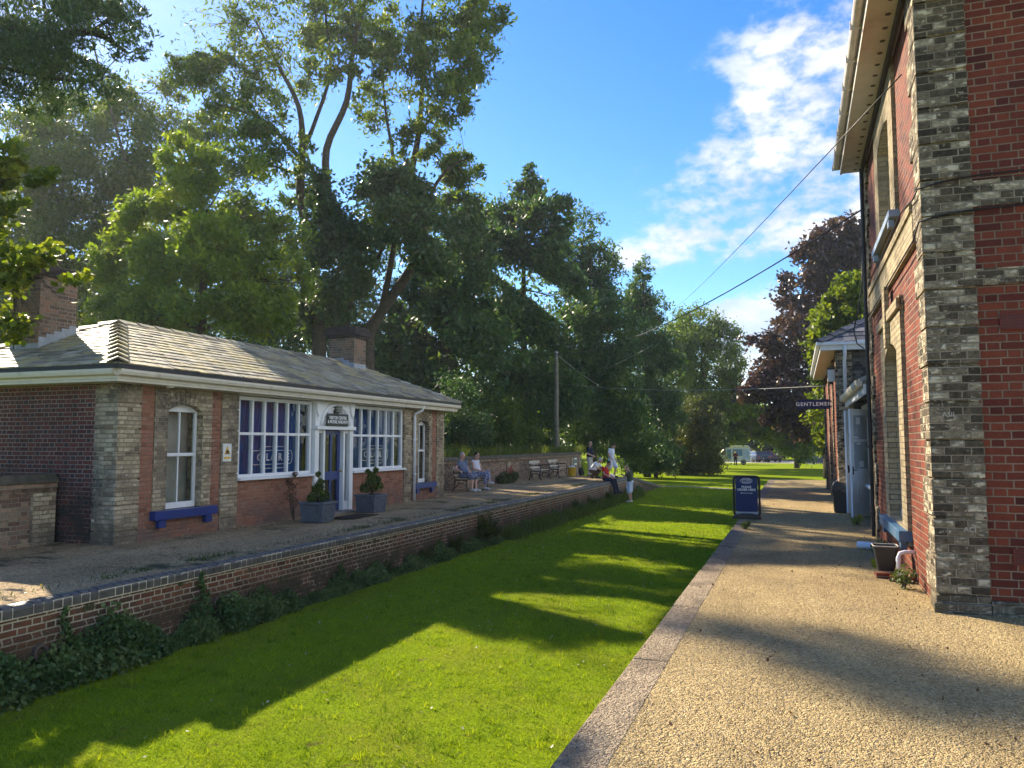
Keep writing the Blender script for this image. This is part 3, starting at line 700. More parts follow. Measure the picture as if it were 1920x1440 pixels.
# planters
def planter(name,label,c,h,w,rz):
    t=thing(name,label,'planter',(c[0],c[1],0),rz,'lead-look planters beside the blue door')
    a=w/2; b=a*.90; m=MB()
    def sq(r,z): return [(-r,-r,z),(r,-r,z),(r,r,z),(-r,r,z)]
    V=sq(b,.01)+sq(a,h-.06)+sq(a+.025,h-.05)+sq(a+.025,h)+sq(a-.03,h)+sq(a-.03,h-.05)
    F_=[(3,2,1,0)]+[(i*4+k,i*4+(k+1)%4,i*4+4+(k+1)%4,i*4+4+k) for i in range(5) for k in range(4)]+[(20,21,22,23)]
    m.add(V,F_); m.build('tub',PLANTER,t,local=True,bevel=.008)
    m=MB()
    for q in range(4):
        M=Matrix.Rotation(q*math.pi/2,4,'Z'); d=.012
        P=[]; hw,hh=a*.66,h*.30; zc=h*.46
        for (sx,sz) in [(1,1),(-1,1),(-1,-1),(1,-1)]:
            P+= [(sx*hw,zc+sz*(hh-.05)),(sx*(hw-.05),zc+sz*(hh-.05)),(sx*(hw-.05),zc+sz*hh)] if sx*sz>0 else [(sx*(hw-.05),zc+sz*hh),(sx*(hw-.05),zc+sz*(hh-.05)),(sx*hw,zc+sz*(hh-.05))]
        P.append(P[0])
        m.tube([M@Vector((p[0],-(b+(a-b)*p[1]/h)-.004,p[1])) for p in P],.011,6,False)
    m.build('raised_moulding',PLANTER,t,local=True,smooth=True)
    m=MB(); m.box(-a+.03,a-.03,-a+.03,a-.03,h-.09,h-.045); m.build('soil',SOIL,t,local=True)
    return t
PL1=(-9.72,14.32); PL2=(-9.84,16.75)
planter('planter','square grey-blue planter on the nearer side of the blue door',PL1,.44,.56,R(4))
planter('planter','square grey-blue planter on the farther side of the blue door, holding a bushy green shrub',PL2,.44,.56,R(-3))
# ================================================================== RIGHT BUILDING (red brick house)
XH=1.28; YH=8.94; YHF=15.62; ZH=6.80
rb=thing('brick_house','tall red brick station house with sooty quoins, deep eaves and blue stone sills','building',(3.5,12.3,0))
def wall_neg(mb,xo,y0,y1,z0,z1,ops=(),th=.32):
    """wall facing -x"""
    cuts=sorted(set([y0,y1]+[c for o in ops for c in o[:2]]))
    for a,b in zip(cuts[:-1],cuts[1:]):
        o=[q for q in ops if q[0]<=a+1e-6 and q[1]>=b-1e-6]
        z=z0
        for q in sorted(o,key=lambda k:k[2]):
            if q[2]>z: mb.box(xo,xo+th,a,b,z,q[2])
            z=q[3]
        if z<z1: mb.box(xo,xo+th,a,b,z,z1)
G1=(11.45,12.95,.62,3.12); U1=(11.50,12.95,4.78,6.30)
XI=XH+.045          # recessed red brick
m=MB(); wall_neg(m,XI,9.2,15.3,-.2,ZH,[(10.95,13.45,.40,3.6),(11.0,13.45,4.62,ZH)]); m.build('track_wall',B_RIGHT,rb)
m=MB(); m.box(1.70,5.6,YH+.035,YH+.33,-.2,ZH); m.build('end_wall',B_RIGHT,rb)
m=MB(); m.box(1.70,7.0,YHF-.33,YHF-.03,-.2,ZH); m.build('end_wall',B_RIGHT,rb)
# quoin at the near corner: toothed on the track side, straight on the near face, in rusticated blocks
random.seed(21)
def quoin(y0,y1,near):
    m=MB(); z=-.2; k=0; bh=.3875
    while z<ZH-.01:
        e=min(ZH,z+bh); j=random.uniform(-.006,.006)
        L=(.62 if k%2 else .40)
        if near: m.box(XH+j*.5,1.755,YH+j*.5,YH+L,z,e-.022); m.box(XH+.03,1.735,YH+.03,YH+L-.03,e-.022,e)
        else: m.box(XH+j,1.755,YHF-L,YHF,z,e-.016); m.box(XH+.015,1.745,YHF-L+.02,YHF-.015,e-.016,e)
        z=e; k+=1
    return m
quoin(0,0,True).build('quoin',GAULT_R,rb,bevel=.014)
quoin(0,0,False).build('quoin',GAULT_R,rb,bevel=.014)
# plinth, string courses
m=MB(); m.box(1.756,5.6,YH-.035,YH+.034,-.2,.14); m.box(XH-.03,1.755,YH-.04,YH-.007,-.2,.10); m.build('plinth',GAULT_R,rb,bevel=.02)
m=MB()
for z0,z1 in [(4.12,4.39),(3.30,3.47)]: m.box(1.757,5.6,YH+.012,YH+.034,z0,z1)
m.build('string_course',GAULT_R,rb)
m=MB(); m.box(XH-.005,XI-.001,9.57,10.94,3.93,4.40); m.box(XH-.005,XI-.001,13.46,15.0,3.93,4.40); m.box(XH-.005,XI-.001,10.941,13.459,3.93,4.40)
m.box(XH-.03,XH-.0055,9.57,15.0,4.30,4.40)
m.build('cream_band',CREAM,rb)
# window surrounds
def surround(o,y0,y1,zb,zt,zs,rise):
    m=MB(); x0,x1=XH-.004,XH+.33
    m.box(x0,x1,y0,o[0],zb,zt); m.box(x0,x1,o[1],y1,zb,zt); m.box(x0,x1,o[0],o[1],zb,o[2])
    top=o[3]
    if zt>top: m.box(x0,x1,o[0],o[1],top,zt)
    arch_piece(m,x0,x1,o[0],o[1],zs,rise,top)
    m.build('window_surround',CREAM,rb)
surround(G1,10.955,13.445,.402,3.60,2.93,.17)
surround(U1,11.005,13.445,4.622,ZH-.001,6.14,.14)
m=MB(); yc=(G1[0]+G1[1])/2
m.prism([(yc-.10,3.05),(yc+.10,3.05),(yc+.15,3.92),(yc-.15,3.92)],'x',XH-.07,XH-.005); m.box(XH-.05,XH-.006,10.9,13.5,3.42,3.56)
m.build('keystone',CREAM,rb,bevel=.01)
def rsash(o):
    ya,yb,za,zb=o; x=XH+.21; f=MB(); w=.07
    f.box(x-.05,x+.06,ya,ya+w,za,zb); f.box(x-.05,x+.06,yb-w,yb,za,zb); f.box(x-.07,x+.06,ya+w,yb-w,za,za+.10); f.box(x,x+.06,ya+w,yb-w,zb-.22,zb)
    zm=(za+zb)/2; f.box(x-.01,x+.05,ya+w,yb-w,zm-.03,zm+.03)
    q=f.build('sash_window',WHITE,rb,bevel=.006)
    g=MB(); ym=(ya+yb)/2; g.box(x+.005,x+.045,ym-.015,ym+.015,za+.1,zm-.03); g.box(x+.005,x+.045,ym-.015,ym+.015,zm+.03,zb-.22); g.build('glazing_bar',WHITE,q)
    p=MB(); p.add([(x+.03,ya,za),(x+.03,yb,za),(x+.03,yb,zb),(x+.03,ya,zb)],[(0,1,2,3)]); p.build('pane',GLASS,q,fix=False)
    b=MB(); b.add([(x+.3,ya-.2,za-.1),(x+.3,yb+.2,za-.1),(x+.3,yb+.2,zb+.1),(x+.3,ya-.2,zb+.1)],[(0,1,2,3)]); b.build('blind',CURT,q)
rsash(G1); rsash(U1)
m=MB(); m.box(XH-.11,XH+.15,10.95,13.45,.45,.59)
for yy in (11.05,13.15): m.box(XH-.08,XH-.006,yy,yy+.16,.34,.448)
m.build('window_sill',plain('faded_blue_paint',(.045,.115,.20),.45,.12,5,.4,dirt=(.16,.17,.20),dirt_s=4),rb,bevel=.01)
m=MB(); m.box(XH-.085,XH+.15,11.0,13.44,4.64,4.74)
for yy in (11.1,13.15): m.box(XH-.08,XH-.006,yy,yy+.14,4.53,4.628)
m.build('window_sill',plain('pale_blue_sill',(.28,.35,.44),.5,.1,5,.4),rb,bevel=.01)
# air bricks
for (x,z) in [(2.06,2.92),(2.08,.58)]:
    m=MB(); m.box(x-.11,x+.11,YH+.018,YH+.034,z-.085,z+.075); ab=m.build('air_brick',TERRA,rb)
    m=MB()
    for i in range(7):
        for j in range(5): m.box(x-.088+i*.029-.008,x-.088+i*.029+.008,YH+.0155,YH+.0175,z-.065+j*.03-.007,z-.065+j*.03+.007)
    m.build('vent_hole',IRON,ab)
# eaves: soffit with round vents, fascia, gutter with brackets, roof
XE=.80; YE0=8.35; YE1=15.66
m=MB(); m.box(XE+.13,5.6,YE0,YE1,ZH,ZH+.03); m.build('soffit',SOFFIT,rb)
y=YE0+.2
while y<YE1-.15:
    m=MB(); m.lathe([(.035,-.004),(.035,-.001)],(XH-.13,y,ZH),14); y+=.33
    m.build('soffit_vent',plain('vent_grille',(.10,.08,.065),.8,.2),rb)
m=MB(); m.box(XH-.05,XH-.006,9.0,15.3,ZH-.12,ZH-.001); m.build('frieze',plain('dark_board',(.05,.04,.035),.8,.2),rb)
m=MB(); m.box(XE+.095,XE+.129,YE0,YE1,ZH-.02,ZH+.22); m.box(XE+.13,5.6,YE1-.03,YE1+.002,ZH+.031,ZH+.22); m.build('fascia',SOFFIT,rb,bevel=.005)
m=MB(); pr=[]
for k in range(0,9):
    a=R(180+k*22.5); pr.append((XE+.03+.062*math.cos(a),ZH+.17+.075*math.sin(a)))
pr=pr+[(p[0]*1.0,p[1]) for p in [(XE+.085,ZH+.17),(XE-.025,ZH+.17)]]
m.prism(pr[:9],'y',YE0,YE1+.02)
y=YE0+.1
while y<YE1:
    m.box(XE-.042,XE+.096,y,y+.035,ZH+.085,ZH+.19); y+=.9
m.build('gutter',SOFFIT,rb)
m=MB(); zr_=ZH+.2; m.add([(XE+.0,YE0,zr_),(XE+.0,YE1,zr_),(3.6,YE1,zr_+1.75),(3.6,YE0,zr_+1.75),(6.4,YE1,zr_),(6.4,YE0,zr_)],[(0,1,2,3),(3,2,4,5)])
m.build('roof',SLATE2,rb,rnd=True)
# black downpipe at the far corner
m=MB(); m.tube([(XH-.042,YHF-.28,ZH-.05),(XH-.042,YHF-.28,.03)],.034,10)
for z in (.4,1.6,2.75,4.0,5.3): m.lathe([(.046,0),(.046,.06)],(XH-.042,YHF-.28,z),10)
m.build('downpipe',BLACKM,rb,smooth=False)
# scratched names on the corner bricks
for s,x,z in [('ASIL',1.46,1.985),('ACI',1.60,.83)]:
    text('scratched_name',s,.07,(x,YH-.0095,z),(R(90),0,0),plain('scratched_brick',(.55,.50,.40),.9,.1),rb,ext=.001)
# cables round the corner (each its own thing)
def cable(label,pts,rad,mat,name='cable',seg=6):
    m=MB(); m.tube(pts,rad,seg); return tag(m.build(name,mat,smooth=True),label,'cable',group='cables and wires')
def sagpts(a,b,sag,n=24):
    a=np.array(a,float); b=np.array(b,float)
    return [tuple(a+(b-a)*k/n-np.array([0,0,sag*4*(k/n)*(1-k/n)])) for k in range(n+1)]
CBL=plain('black_cable',(.012,.012,.012),.5,.1)
cable('upper black cable clipped across the house end and round the sooty corner',[(5.5,YH-.01,4.50),(2.6,YH-.01,4.45),(1.85,YH-.018,4.44),(1.5,YH-.025,4.41),(1.25,YH-.03,4.35),(1.245,9.2,4.33),(1.24,10.2,4.46),(1.24,12,4.45),(1.24,15.0,4.47)],.010,CBL)
cable('lower black cable clipped across the house end under the grey band',[(5.5,YH-.01,4.12),(2.6,YH-.012,4.10),(1.85,YH-.018,4.085),(1.5,YH-.025,4.06),(1.25,YH-.03,4.0),(1.245,9.3,3.90),(1.23,10.2,3.88),(1.23,14.9,3.90)],.010,CBL)
cable('thin black cable looped beside the far house corner above the porch roof',[(1.22,15.5,5.2),(1.2,15.55,4.6),(1.12,15.7,4.1),(1.05,15.75,3.8),(1.1,15.75,3.55),(1.2,15.65,3.45)],.012,CBL)

# ================================================================== PORCH (lean-to between the house and the gentlemen's block)
po=thing('porch','white lean-to porch with open glazed doors beside the red brick house','porch',(1.9,18.5,0))
m=MB(); m.prism([(1.13,2.83),(2.9,3.75),(2.9,3.80),(1.10,2.88)],'y',YHF+.01,21.6); m.build('roof',LEAD,po)
m=MB(); pr=[(1.04,2.86),(1.045,2.79),(1.075,2.745),(1.12,2.735),(1.155,2.76),(1.16,2.86)]
m.prism(pr,'y',YHF+.02,21.55); m.build('gutter',CREAMP,po)
m=MB(); m.box(1.17,1.22,YHF+.02,21.5,2.60,2.78); m.build('fascia',WHITE,po)
m=MB(); m.box(1.60,1.72,15.63,19.3,.78,2.62); m.build('wall_panel',WHITE,po)
m=MB(); m.box(1.55,1.75,15.63,19.25,-.1,.70); m.build('low_wall',B_RIGHT,po)
m=MB(); m.box(1.42,1.76,15.64,19.26,.701,.77); m.build('sill',WHITE,po,bevel=.006)
m=MB(); m.box(1.55,1.67,21.0,21.5,0,2.62); m.box(1.55,1.67,19.3,19.42,0,2.62); m.box(1.55,1.67,19.421,21.0,2.45,2.62); m.build('door_frame',WHITE,po,bevel=.006)
m=MB(); m.box(2.6,2.65,15.7,21.5,-.1,3.4); m.build('inner_wall',CURT,po)
def porch_door(hx,hy,ang,label=None):
    Mx=Matrix.Translation((hx,hy,0))@Matrix.Rotation(ang,4,'Z')
    W=.86; H0,H1=.03,2.47; m=MB(); st=.13
    for q in [(0,st,H0,H1),(W-st,W,H0,H1),(st,W-st,H0,.27),(st,W-st,.92,1.10),(st,W-st,H1-.14,H1),(st,W-st,1.72,1.78)]:
        m.obox(Mx,q[0],q[1],-.022,.022,q[2],q[3])
    m.obox(Mx,st,W-st,-.010,.010,.271,.919)
    d=m.build('door',WHITE,po,bevel=.004)
    m=MB(); m.obox(Mx,st+.08,W-st-.08,-.020,.020,.36,.84); m.build('door_panel',WHITE,d,bevel=.008)
    m=MB(); m.obox(Mx,st,W-st,-.006,.006,1.101,1.719); m.obox(Mx,st,W-st,-.006,.006,1.781,H1-.141); m.build('pane',FROST,d)
    for (a,b,z0,z1) in [(st+.14,st+.30,2.12,2.28),(st+.02,st+.20,1.80,1.84),(st+.14,st+.3,1.66,1.70),(st+.24,st+.4,1.14,1.28)]:
        m=MB(); m.obox(Mx,a,b,-.0065,-.009,z0,z1); m.build('notice',SIGNW,d)
    m=MB()
    for s_ in (-1,1): m.obox(Mx,.03,.075,s_*.023,s_*.032,.98,1.16); m.tube([Mx@Vector((.05,s_*.03,1.08)),Mx@Vector((.05,s_*.07,1.08)),Mx@Vector((.16,s_*.07,1.08))],.010,6)
    m.build('handle',IRON,d)
porch_door(1.12,19.15,math.atan2(.69,.46)); porch_door(1.08,20.2,math.atan2(.60,.60))

# ================================================================== GENTLEMEN'S BLOCK
gb=thing('toilet_block','low gault brick outbuilding with slate roof and white gutter beyond the porch','building',(3,27,0))
X2=.98; Y2=21.75; Y2F=31.5; Z2=4.10
m=MB(); m.box(X2+.03,6,Y2,Y2+.3,-.2,Z2); m.build('end_wall',brick('dark_gault',[(0,(.03,.03,.03)),(.6,(.09,.085,.075)),(1,(.18,.165,.13))],(.13,.12,.10),seed=31,h=.0775,p=.345),gb)
m=MB(); m.box(X2+.05,X2+.35,Y2+.301,Y2F,-.2,Z2); m.build('track_wall',B_RIGHT,gb)
for y0,y1 in [(Y2-.015,Y2+.34),(24.2,24.6),(27.0,27.4),(Y2F-.4,Y2F)]: rust_pier(X2,X2+.4,y0,y1,-.2,Z2,.3875).build('pier',GAULT_R,gb,bevel=.01)
m=MB(); m.box(X2-.33,6,Y2-.30,Y2F+.3,Z2,Z2+.03); m.build('soffit',CREAMP,gb)
m=MB(); m.box(X2-.36,X2-.331,Y2-.33,Y2F+.3,Z2-.02,Z2+.2); m.box(X2-.331,6,Y2-.33,Y2-.301,Z2-.02,Z2+.2); m.build('fascia',WHITE,gb)
m=MB(); m.box(X2-.46,X2-.361,Y2-.43,Y2F+.3,Z2+.10,Z2+.20); m.box(X2-.361,6,Y2-.43,Y2-.331,Z2+.10,Z2+.20); m.build('gutter',GUTW,gb,bevel=.02)
zz=Z2+.19; ax0,ay0=X2-.42,Y2-.39
m=MB(); m.add([(ax0,ay0,zz),(6.6,ay0,zz),(ax0,Y2F+.3,zz),(6.6,Y2F+.3,zz),(3.6,ay0+3.0,zz+1.75),(3.6,Y2F-2.7,zz+1.75)],[(0,1,4),(0,4,5,2),(1,3,5,4),(2,5,3)]); m.build('roof',SLATE2,gb,rnd=True)
m=slates((ax0,ay0,zz),(6.6,ay0,zz),(3.6,ay0+3,zz+1.75),(3.6,ay0+3,zz+1.75),12,.32,6); m.merge(slates((ax0,ay0,zz),(ax0,Y2F+.3,zz),(3.6,Y2F-2.7,zz+1.75),(3.6,ay0+3,zz+1.75),12,.32,7)); m.build('slates',SLATE2,gb,rnd=True,fix=False)
n2=Vector((0,-1.75,3)).normalized(); n3=Vector((-1.75,0,3)).normalized()
m=ridge_tiles((ax0,ay0,zz),(3.6,ay0+3,zz+1.75),n2,n3,.42,.15,.03); m.build('hip_tiles',SLATE2,gb,rnd=True)
m=MB(); m.tube([(X2+.22,Y2-.37,Z2+.1),(X2+.22,Y2-.32,Z2-.15),(X2+.22,Y2-.06,Z2-.28),(X2+.22,Y2-.06,2.75)],.045,10); m.build('downpipe',GUTW,gb,smooth=True)
s=thing('gentlemen_sign','dark blue hanging sign with white capitals projecting from the far outbuilding','sign',(.48,25,2.85))
m=MB(); m.box(.04,.95,25.0,25.04,2.71,3.00); m.build('board',NAVY,s,bevel=.004)
m=MB(); m.box(.055,.94,24.993,24.999,2.73,2.98); b=m.build('panel',NAVY,s)
text('lettering','GENTLEMEN',.155,(.495,24.990,2.855),(R(90),0,0),SIGNW,s,space=1.22,bold=.003)
m=MB(); m.box(.951,1.0,25.0,25.04,2.75,2.80); m.box(.951,1.0,25.0,25.04,2.92,2.97); m.build('bracket',IRON,s)
s=thing('wall_lamp','pale square wall lamp under the eave of the far outbuilding','lamp',(.9,22.0,3.55))
m=MB(); m.box(.80,.97,21.9,22.07,3.30,3.62); m.build('shade',plain('lamp_white',(.62,.60,.56),.35,.05),s,bevel=.02); m=MB(); m.box(.79,.98,21.89,22.08,3.621,3.67); m.box(.84,.93,21.94,22.03,3.23,3.298); m.build('cap',BLACKM,s,bevel=.008)

# ================================================================== PROPS on the right platform
s=thing('pavement_sign','dark blue free-standing order sign with rounded black frame on a curved base','sign',(-1.105,18.33,0))
yS=18.33; xc=-1.105; hw=.275; H=1.06
def rrect(cx,cz,hw,hh,r,n=6):
    P=[]
    for (sx,sz,a0) in [(1,1,0),(-1,1,90),(-1,-1,180),(1,-1,270)]:
        for k in range(n+1):
            a=R(a0+90*k/n); P.append((cx+sx*(hw-r)+r*math.cos(a),cz+sz*(hh-r)+r*math.sin(a)))
    return P
m=MB(); P=rrect(xc,.50,hw,.44,.08); m.tube([(p[0],yS,p[1]) for p in P]+[(P[0][0],yS,P[0][1])],.026,8,False); m.build('frame',BLACKM,s,smooth=True)
m=MB(); m.prism(rrect(xc,.535,hw-.035,.385,.05),'y',yS-.006,yS+.006); m.build('panel',plain('sign_blue',(.012,.032,.12),.55,.1,3,.25),s)
m=MB(); m.prism(rrect(xc,.125,hw-.03,.022,.015),'y',yS-.013,yS-.007); m.build('lower_strip',plain('pale_grey',(.45,.46,.46),.5,.1),s)
m=MB(); P=[(xc-hw-.03,0.002),(xc+hw+.03,.002)]+[(xc+(hw+.03)*math.cos(R(a)),.03+.09*math.sin(R(a))) for a in range(0,181,15)]; m.prism(P,'y',yS-.22,yS+.22); m.build('base',PLASTIC,s,bevel=.015)
m=MB()
for q in (P:=rrect(xc,.84,.125,.035,.034),rrect(xc,.84,.085,.055,.03)): m.tube([(p[0],yS-.009,p[1]) for p in q]+[(q[0][0],yS-.009,q[0][1])],.005,4,False)
m.tube([(xc-.11,yS-.009,.565),(xc+.11,yS-.009,.565)],.004,4); m.box(xc-.125,xc-.105,yS-.012,yS-.008,.555,.575); m.box(xc+.105,xc+.125,yS-.012,yS-.008,.555,.575)
m.build('emblem',SIGNW,s)
text('lettering','CLARE',.05,(xc,yS-.009,.84),(R(90),0,0),SIGNW,s,ext=.001)
text('lettering','PLEASE\nORDER HERE',.068,(xc,yS-.009,.67),(R(90),0,0),SIGNW,s,ext=.001,bold=.002)
# swing-top bin
s=thing('litter_bin','black plastic swing-top bin by the open porch doors','bin',(.955,20.6,0))
def rsq(hx,hy,z,r=.05,c=(.955,20.6)):
    return [(c[0]+p[0],c[1]+p[1],z) for p in rrect(0,0,hx,hy,r,4)]
def loft(rings,caps=True):
    m=MB(); n=len(rings[0]); V=[p for r_ in rings for p in r_]
    F_=[(i*n+k,i*n+(k+1)%n,(i+1)*n+(k+1)%n,(i+1)*n+k) for i in range(len(rings)-1) for k in range(n)]
    if caps: F_+=[tuple(range(n))[::-1],tuple(range((len(rings)-1)*n,len(rings)*n))]
    return m.add(V,F_)
loft([rsq(.145,.13,.005),rsq(.155,.14,.02),rsq(.185,.165,.56)]).build('body',PLASTIC,s,smooth=False,bevel=.01)
loft([rsq(.20,.18,.50),rsq(.205,.185,.53),rsq(.20,.18,.575)]).build('bag_rim',plain('bin_bag',(.02,.02,.022),.3,.3,20,.5,bump=.02),s)
L_=[rsq(.19,.17,.58),rsq(.185,.165,.66)]; top=[(p[0]+(-.0),p[1],.66+.14*(1-abs((p[0]-.955+.05)/.24))) for p in rsq(.15,.14,.7)]
loft(L_+[top]).build('lid',PLASTIC,s,bevel=.006)
m=MB(); m.add([(.79,20.47,.675),(.79,20.73,.675),(.925,20.73,.80),(.925,20.47,.80)],[(0,1,2,3)]); m.v=[(p[0]-.012,p[1],p[2]+.012) for p in m.v]; m.build('flap',plain('grey_flap',(.30,.32,.34),.3,.1,5,.5),s)
# black pot by the wall with bent waste pipe and loose bricks
s=thing('plant_pot','empty square black plastic pot with pale rim against the house wall','pot',(1.03,11.05,0))
def rq(h,z,c=(1.02,11.08)): return [(c[0]+p[0],c[1]+p[1],z) for p in rrect(0,0,h,h,.03,3)]
m=loft([rq(.095,.075),rq(.138,.36),rq(.148,.36),rq(.148,.385),rq(.130,.385),rq(.09,.12)]); m.build('tub',PLASTIC,s)
m=MB(); q=rq(.145,.388); m.tube(q+[q[0]],.008,5,False); m.build('rim',plain('worn_rim',(.40,.37,.30),.6,.2),s)
s=thing('waste_pipe','bent white waste pipe coming out of the house wall behind the black pot','pipe',(1.2,10.6,0))
m=MB(); m.tube([(1.34,10.72,.36),(1.20,10.70,.36),(1.15,10.69,.345),(1.13,10.69,.30),(1.13,10.69,.05)],.024,10); m.build('pipe',GUTW,s,smooth=True)
m=MB(); m.lathe([(.030,0),(.030,.05)],(1.13,10.69,.24),12); m.build('collar',GUTW,s)
for i,(x,y,rz,lb) in enumerate([(1.02,10.92,R(10),'loose red brick lying on the gravel under the black pot'),(1.16,10.66,R(-15),'loose red brick lying on the gravel below the bent white pipe')]):
    m=MB(); M=Matrix.Translation((x,y,0))@Matrix.Rotation(rz,4,'Z'); m.obox(M,-.14,.14,-.055,.055,.004,.07)
    tag(m.build('loose_brick',B_RIGHT,bevel=.008),lb,'brick')
s=thing('pipe_offcut','short white pipe offcut lying on the gravel near the house wall','pipe',(1.02,13.6,.05))
m=MB(); M=Matrix.Translation((1.0,13.7,.062))@Matrix.Rotation(R(-25),4,'Z'); m.lathe([(.045,-.14),(.058,-.14),(.058,.14),(.045,.14),(.045,-.14)],(0,0,0),16,'x'); m.v=[tuple(M@Vector(p)) for p in m.v]; m.build('tube',GUTW,s)

# ================================================================== BENCHES, BUCKET, PLAQUE
def make_bench(label,loc,L=1.45):
    t=thing('park_bench',label,'bench',loc,0,'black iron and timber benches against the boundary wall')
    # local: back towards -x, seat towards +x, length along y
    for sy in (-L/2,L/2-.04):
        m=MB(); a,b=sy,sy+.04
        def bar(p,q,w=.022):
            m.tube([(p[0],(a+b)/2,p[1]),(q[0],(a+b)/2,q[1])],w,6)
        P=[(-.28,.0),(-.22,.22),(-.20,.42),(-.24,.62),(-.31,.86)]
        m.tube([(x,(a+b)/2,z) for x,z in P],.024,6)
        P=[(.30,.0),(.24,.18),(.25,.40),(.29,.55),(.24,.64),(.05,.66),(-.24,.63)]
        m.tube([(x,(a+b)/2,z) for x,z in P],.022,6)
        bar((-.21,.40),(.25,.40)); 
        m.tube([(-.2,(a+b)/2,.12),(-.05,(a+b)/2,.30),(.1,(a+b)/2,.30),(.25,(a+b)/2,.14)],.016,6)
        m.box(-.33,-.24,a-.01,b+.01,0,.02); m.box(.25,.36,a-.01,b+.01,0,.02)
        m.build('end_frame',IRON,t,smooth=True,local=True)
    m=MB()
    for k in range(5): m.box(-.19+k*.092,-.19+k*.092+.075,-L/2-.03,L/2+.03,.425,.455)
    m.build('seat',WOODB,t,local=True,bevel=.004)
    m=MB(); 
    for z0,z1 in [(.52,.62),(.73,.86)]:
        xa,xb=-.215-.25*(z0-.5)-.0,-.215-.25*(z1-.5)
        m.add([(xa,-L/2-.03,z0),(xa,L/2+.03,z0),(xb,L/2+.03,z1),(xb,-L/2-.03,z1),(xa+.032,-L/2-.03,z0),(xa+.032,L/2+.03,z0),(xb+.032,L/2+.03,z1),(xb+.032,-L/2-.03,z1)],[(0,1,2,3),(7,6,5,4),(0,4,5,1),(1,5,6,2),(2,6,7,3),(3,7,4,0)])
    m.build('backrest',WOODB,t,local=True,bevel=.004)
    return t
b1=make_bench('iron and timber bench beside the visitor centre with two people sitting on it',(-11.05,25.75,0),1.9)
b2=make_bench('empty iron and timber bench in front of the boundary wall, nearer of the empty two',(-11.25,34.3,0))
b3=make_bench('empty iron and timber bench beside the yellow bucket',(-11.2,37.0,0))
s=thing('bucket','yellow bucket overflowing with white plastic next to a bench','bucket',(-10.85,38.3,0))
m=MB(); m.lathe([(.17,.01),(.19,.03),(.215,.42),(.225,.43),(.225,.45),(.20,.45)],(-10.85,38.3,0),20); m.build('body',YEL,s,smooth=True)
m=MB(); m.ball((-10.85,38.3,.45),(.20,.20,.07)); m.ball((-10.78,38.22,.49),(.10,.09,.06)); m.build('contents',FOAM,s,smooth=True)
m=MB(); m.tube([(-10.85+.23*math.cos(R(a)),38.3-.02,.44-.16*math.sin(R(a))) for a in range(0,181,15)],.006,5); m.build('handle',IRON,s)
s=thing('backpack','small dark backpack slumped on the ground beside the yellow bucket','bag',(-10.45,38.7,0))
m=MB(); m.ball((-10.48,38.75,.22),(.14,.17,.22)); m.build('body',plain('dark_fabric',(.02,.02,.024),.85,.3,12),s,smooth=True); m=MB(); m.ball((-10.36,38.73,.15),(.06,.12,.11)); m.build('pocket',MATS['dark_fabric'],s,smooth=True)
s=thing('wall_plaque','small grey plaque with pale lettering lines on the far boundary wall','plaque',(XB+.03,42.6,.7))
m=MB(); m.box(XB+.031,XB+.05,42.3,43.0,.40,.86); m.build('board',plain('plaque_grey',(.12,.14,.13),.5,.1),s); m=MB(); m.box(XB+.051,XB+.055,42.38,42.92,.76,.82); m.box(XB+.051,XB+.055,42.38,42.92,.46,.53); m.build('pale_strip',SIGNW,s)

# ================================================================== POLES AND WIRES
def pole(label,x,y,zb,zt,r0,r1,cap):
    t=thing('utility_pole',label,'pole',(x,y,zb)); m=MB(); n=8
    m.tube([(x+.012*math.sin(k*1.3),y,zb+(zt-zb)*k/n) for k in range(n+1)],[r0+(r1-r0)*k/n for k in range(n+1)],12); m.build('post',POLE,t,smooth=True)
    m=MB(); m.lathe([(r1+.008,-.06),(r1+.008,.01),(.01,.05)],(x,y,zt),12); m.build('cap',LEAD,t)
    m=MB(); m.box(x+r1*.6,x+r1+.05,y-.03,y+.03,zt-.22,zt-.15); m.lathe([(.03,0),(.045,.03),(.03,.07)],(x+r1+.04,y,zt-.15),8); m.build('bracket',IRON,t)
    return t
pT=at(1043,660,y=41); pB=at(1038,845,y=41)
pole('tall grey timber utility pole behind the boundary wall',pT[0],41,.4,pT[2],.15,.105,1)
qT=at(1261,750,y=62)
pole('shorter timber pole beside the pale bush across the lawn',qT[0],62,-.95,qT[2],.13,.09,1)
WIRE=plain('wire',(.05,.05,.05),.6,.1); WIREP=plain('pale_wire',(.28,.27,.24),.6,.1)
PT=(pT[0],41,pT[2]-.12)
def W(label,a,b,sag,rad,mat): return cable(label,sagpts(a,b,sag),rad,mat,'overhead_wire',5)
eav=at(1690,140,x=1.0); far=at(1250,585,y=75)
W('straight thin wire from the house eave across the sky to the distant trees',eav,far,.35,.007,CBL)
W('thick twisted overhead cable sagging from the house corner to the tall pole',(1.25,15.65,at(1615,393,y=15.65)[2]),PT,.75,.016,CBL)
W('wire sagging from the tall pole to the shorter pole',PT,(qT[0],62,qT[2]-.3),1.0,.020,WIREP)
W('low wire from the far outbuilding to the tall pole',(.95,23.5,at(1553,723,y=23.5)[2]),(pT[0],41,at(1045,718,y=41)[2]),.25,.010,WIREP)
W('steep stay wire running from the tall pole down to the bank',(pT[0],41,pT[2]-.7),(pT[0]-.9,43,1.2),.0,.012,CBL)
W('pale wire dropping from the thick cable into the dark trees',at(1222,648,y=30.5),at(1093,706,y=52),.15,.012,WIREP)

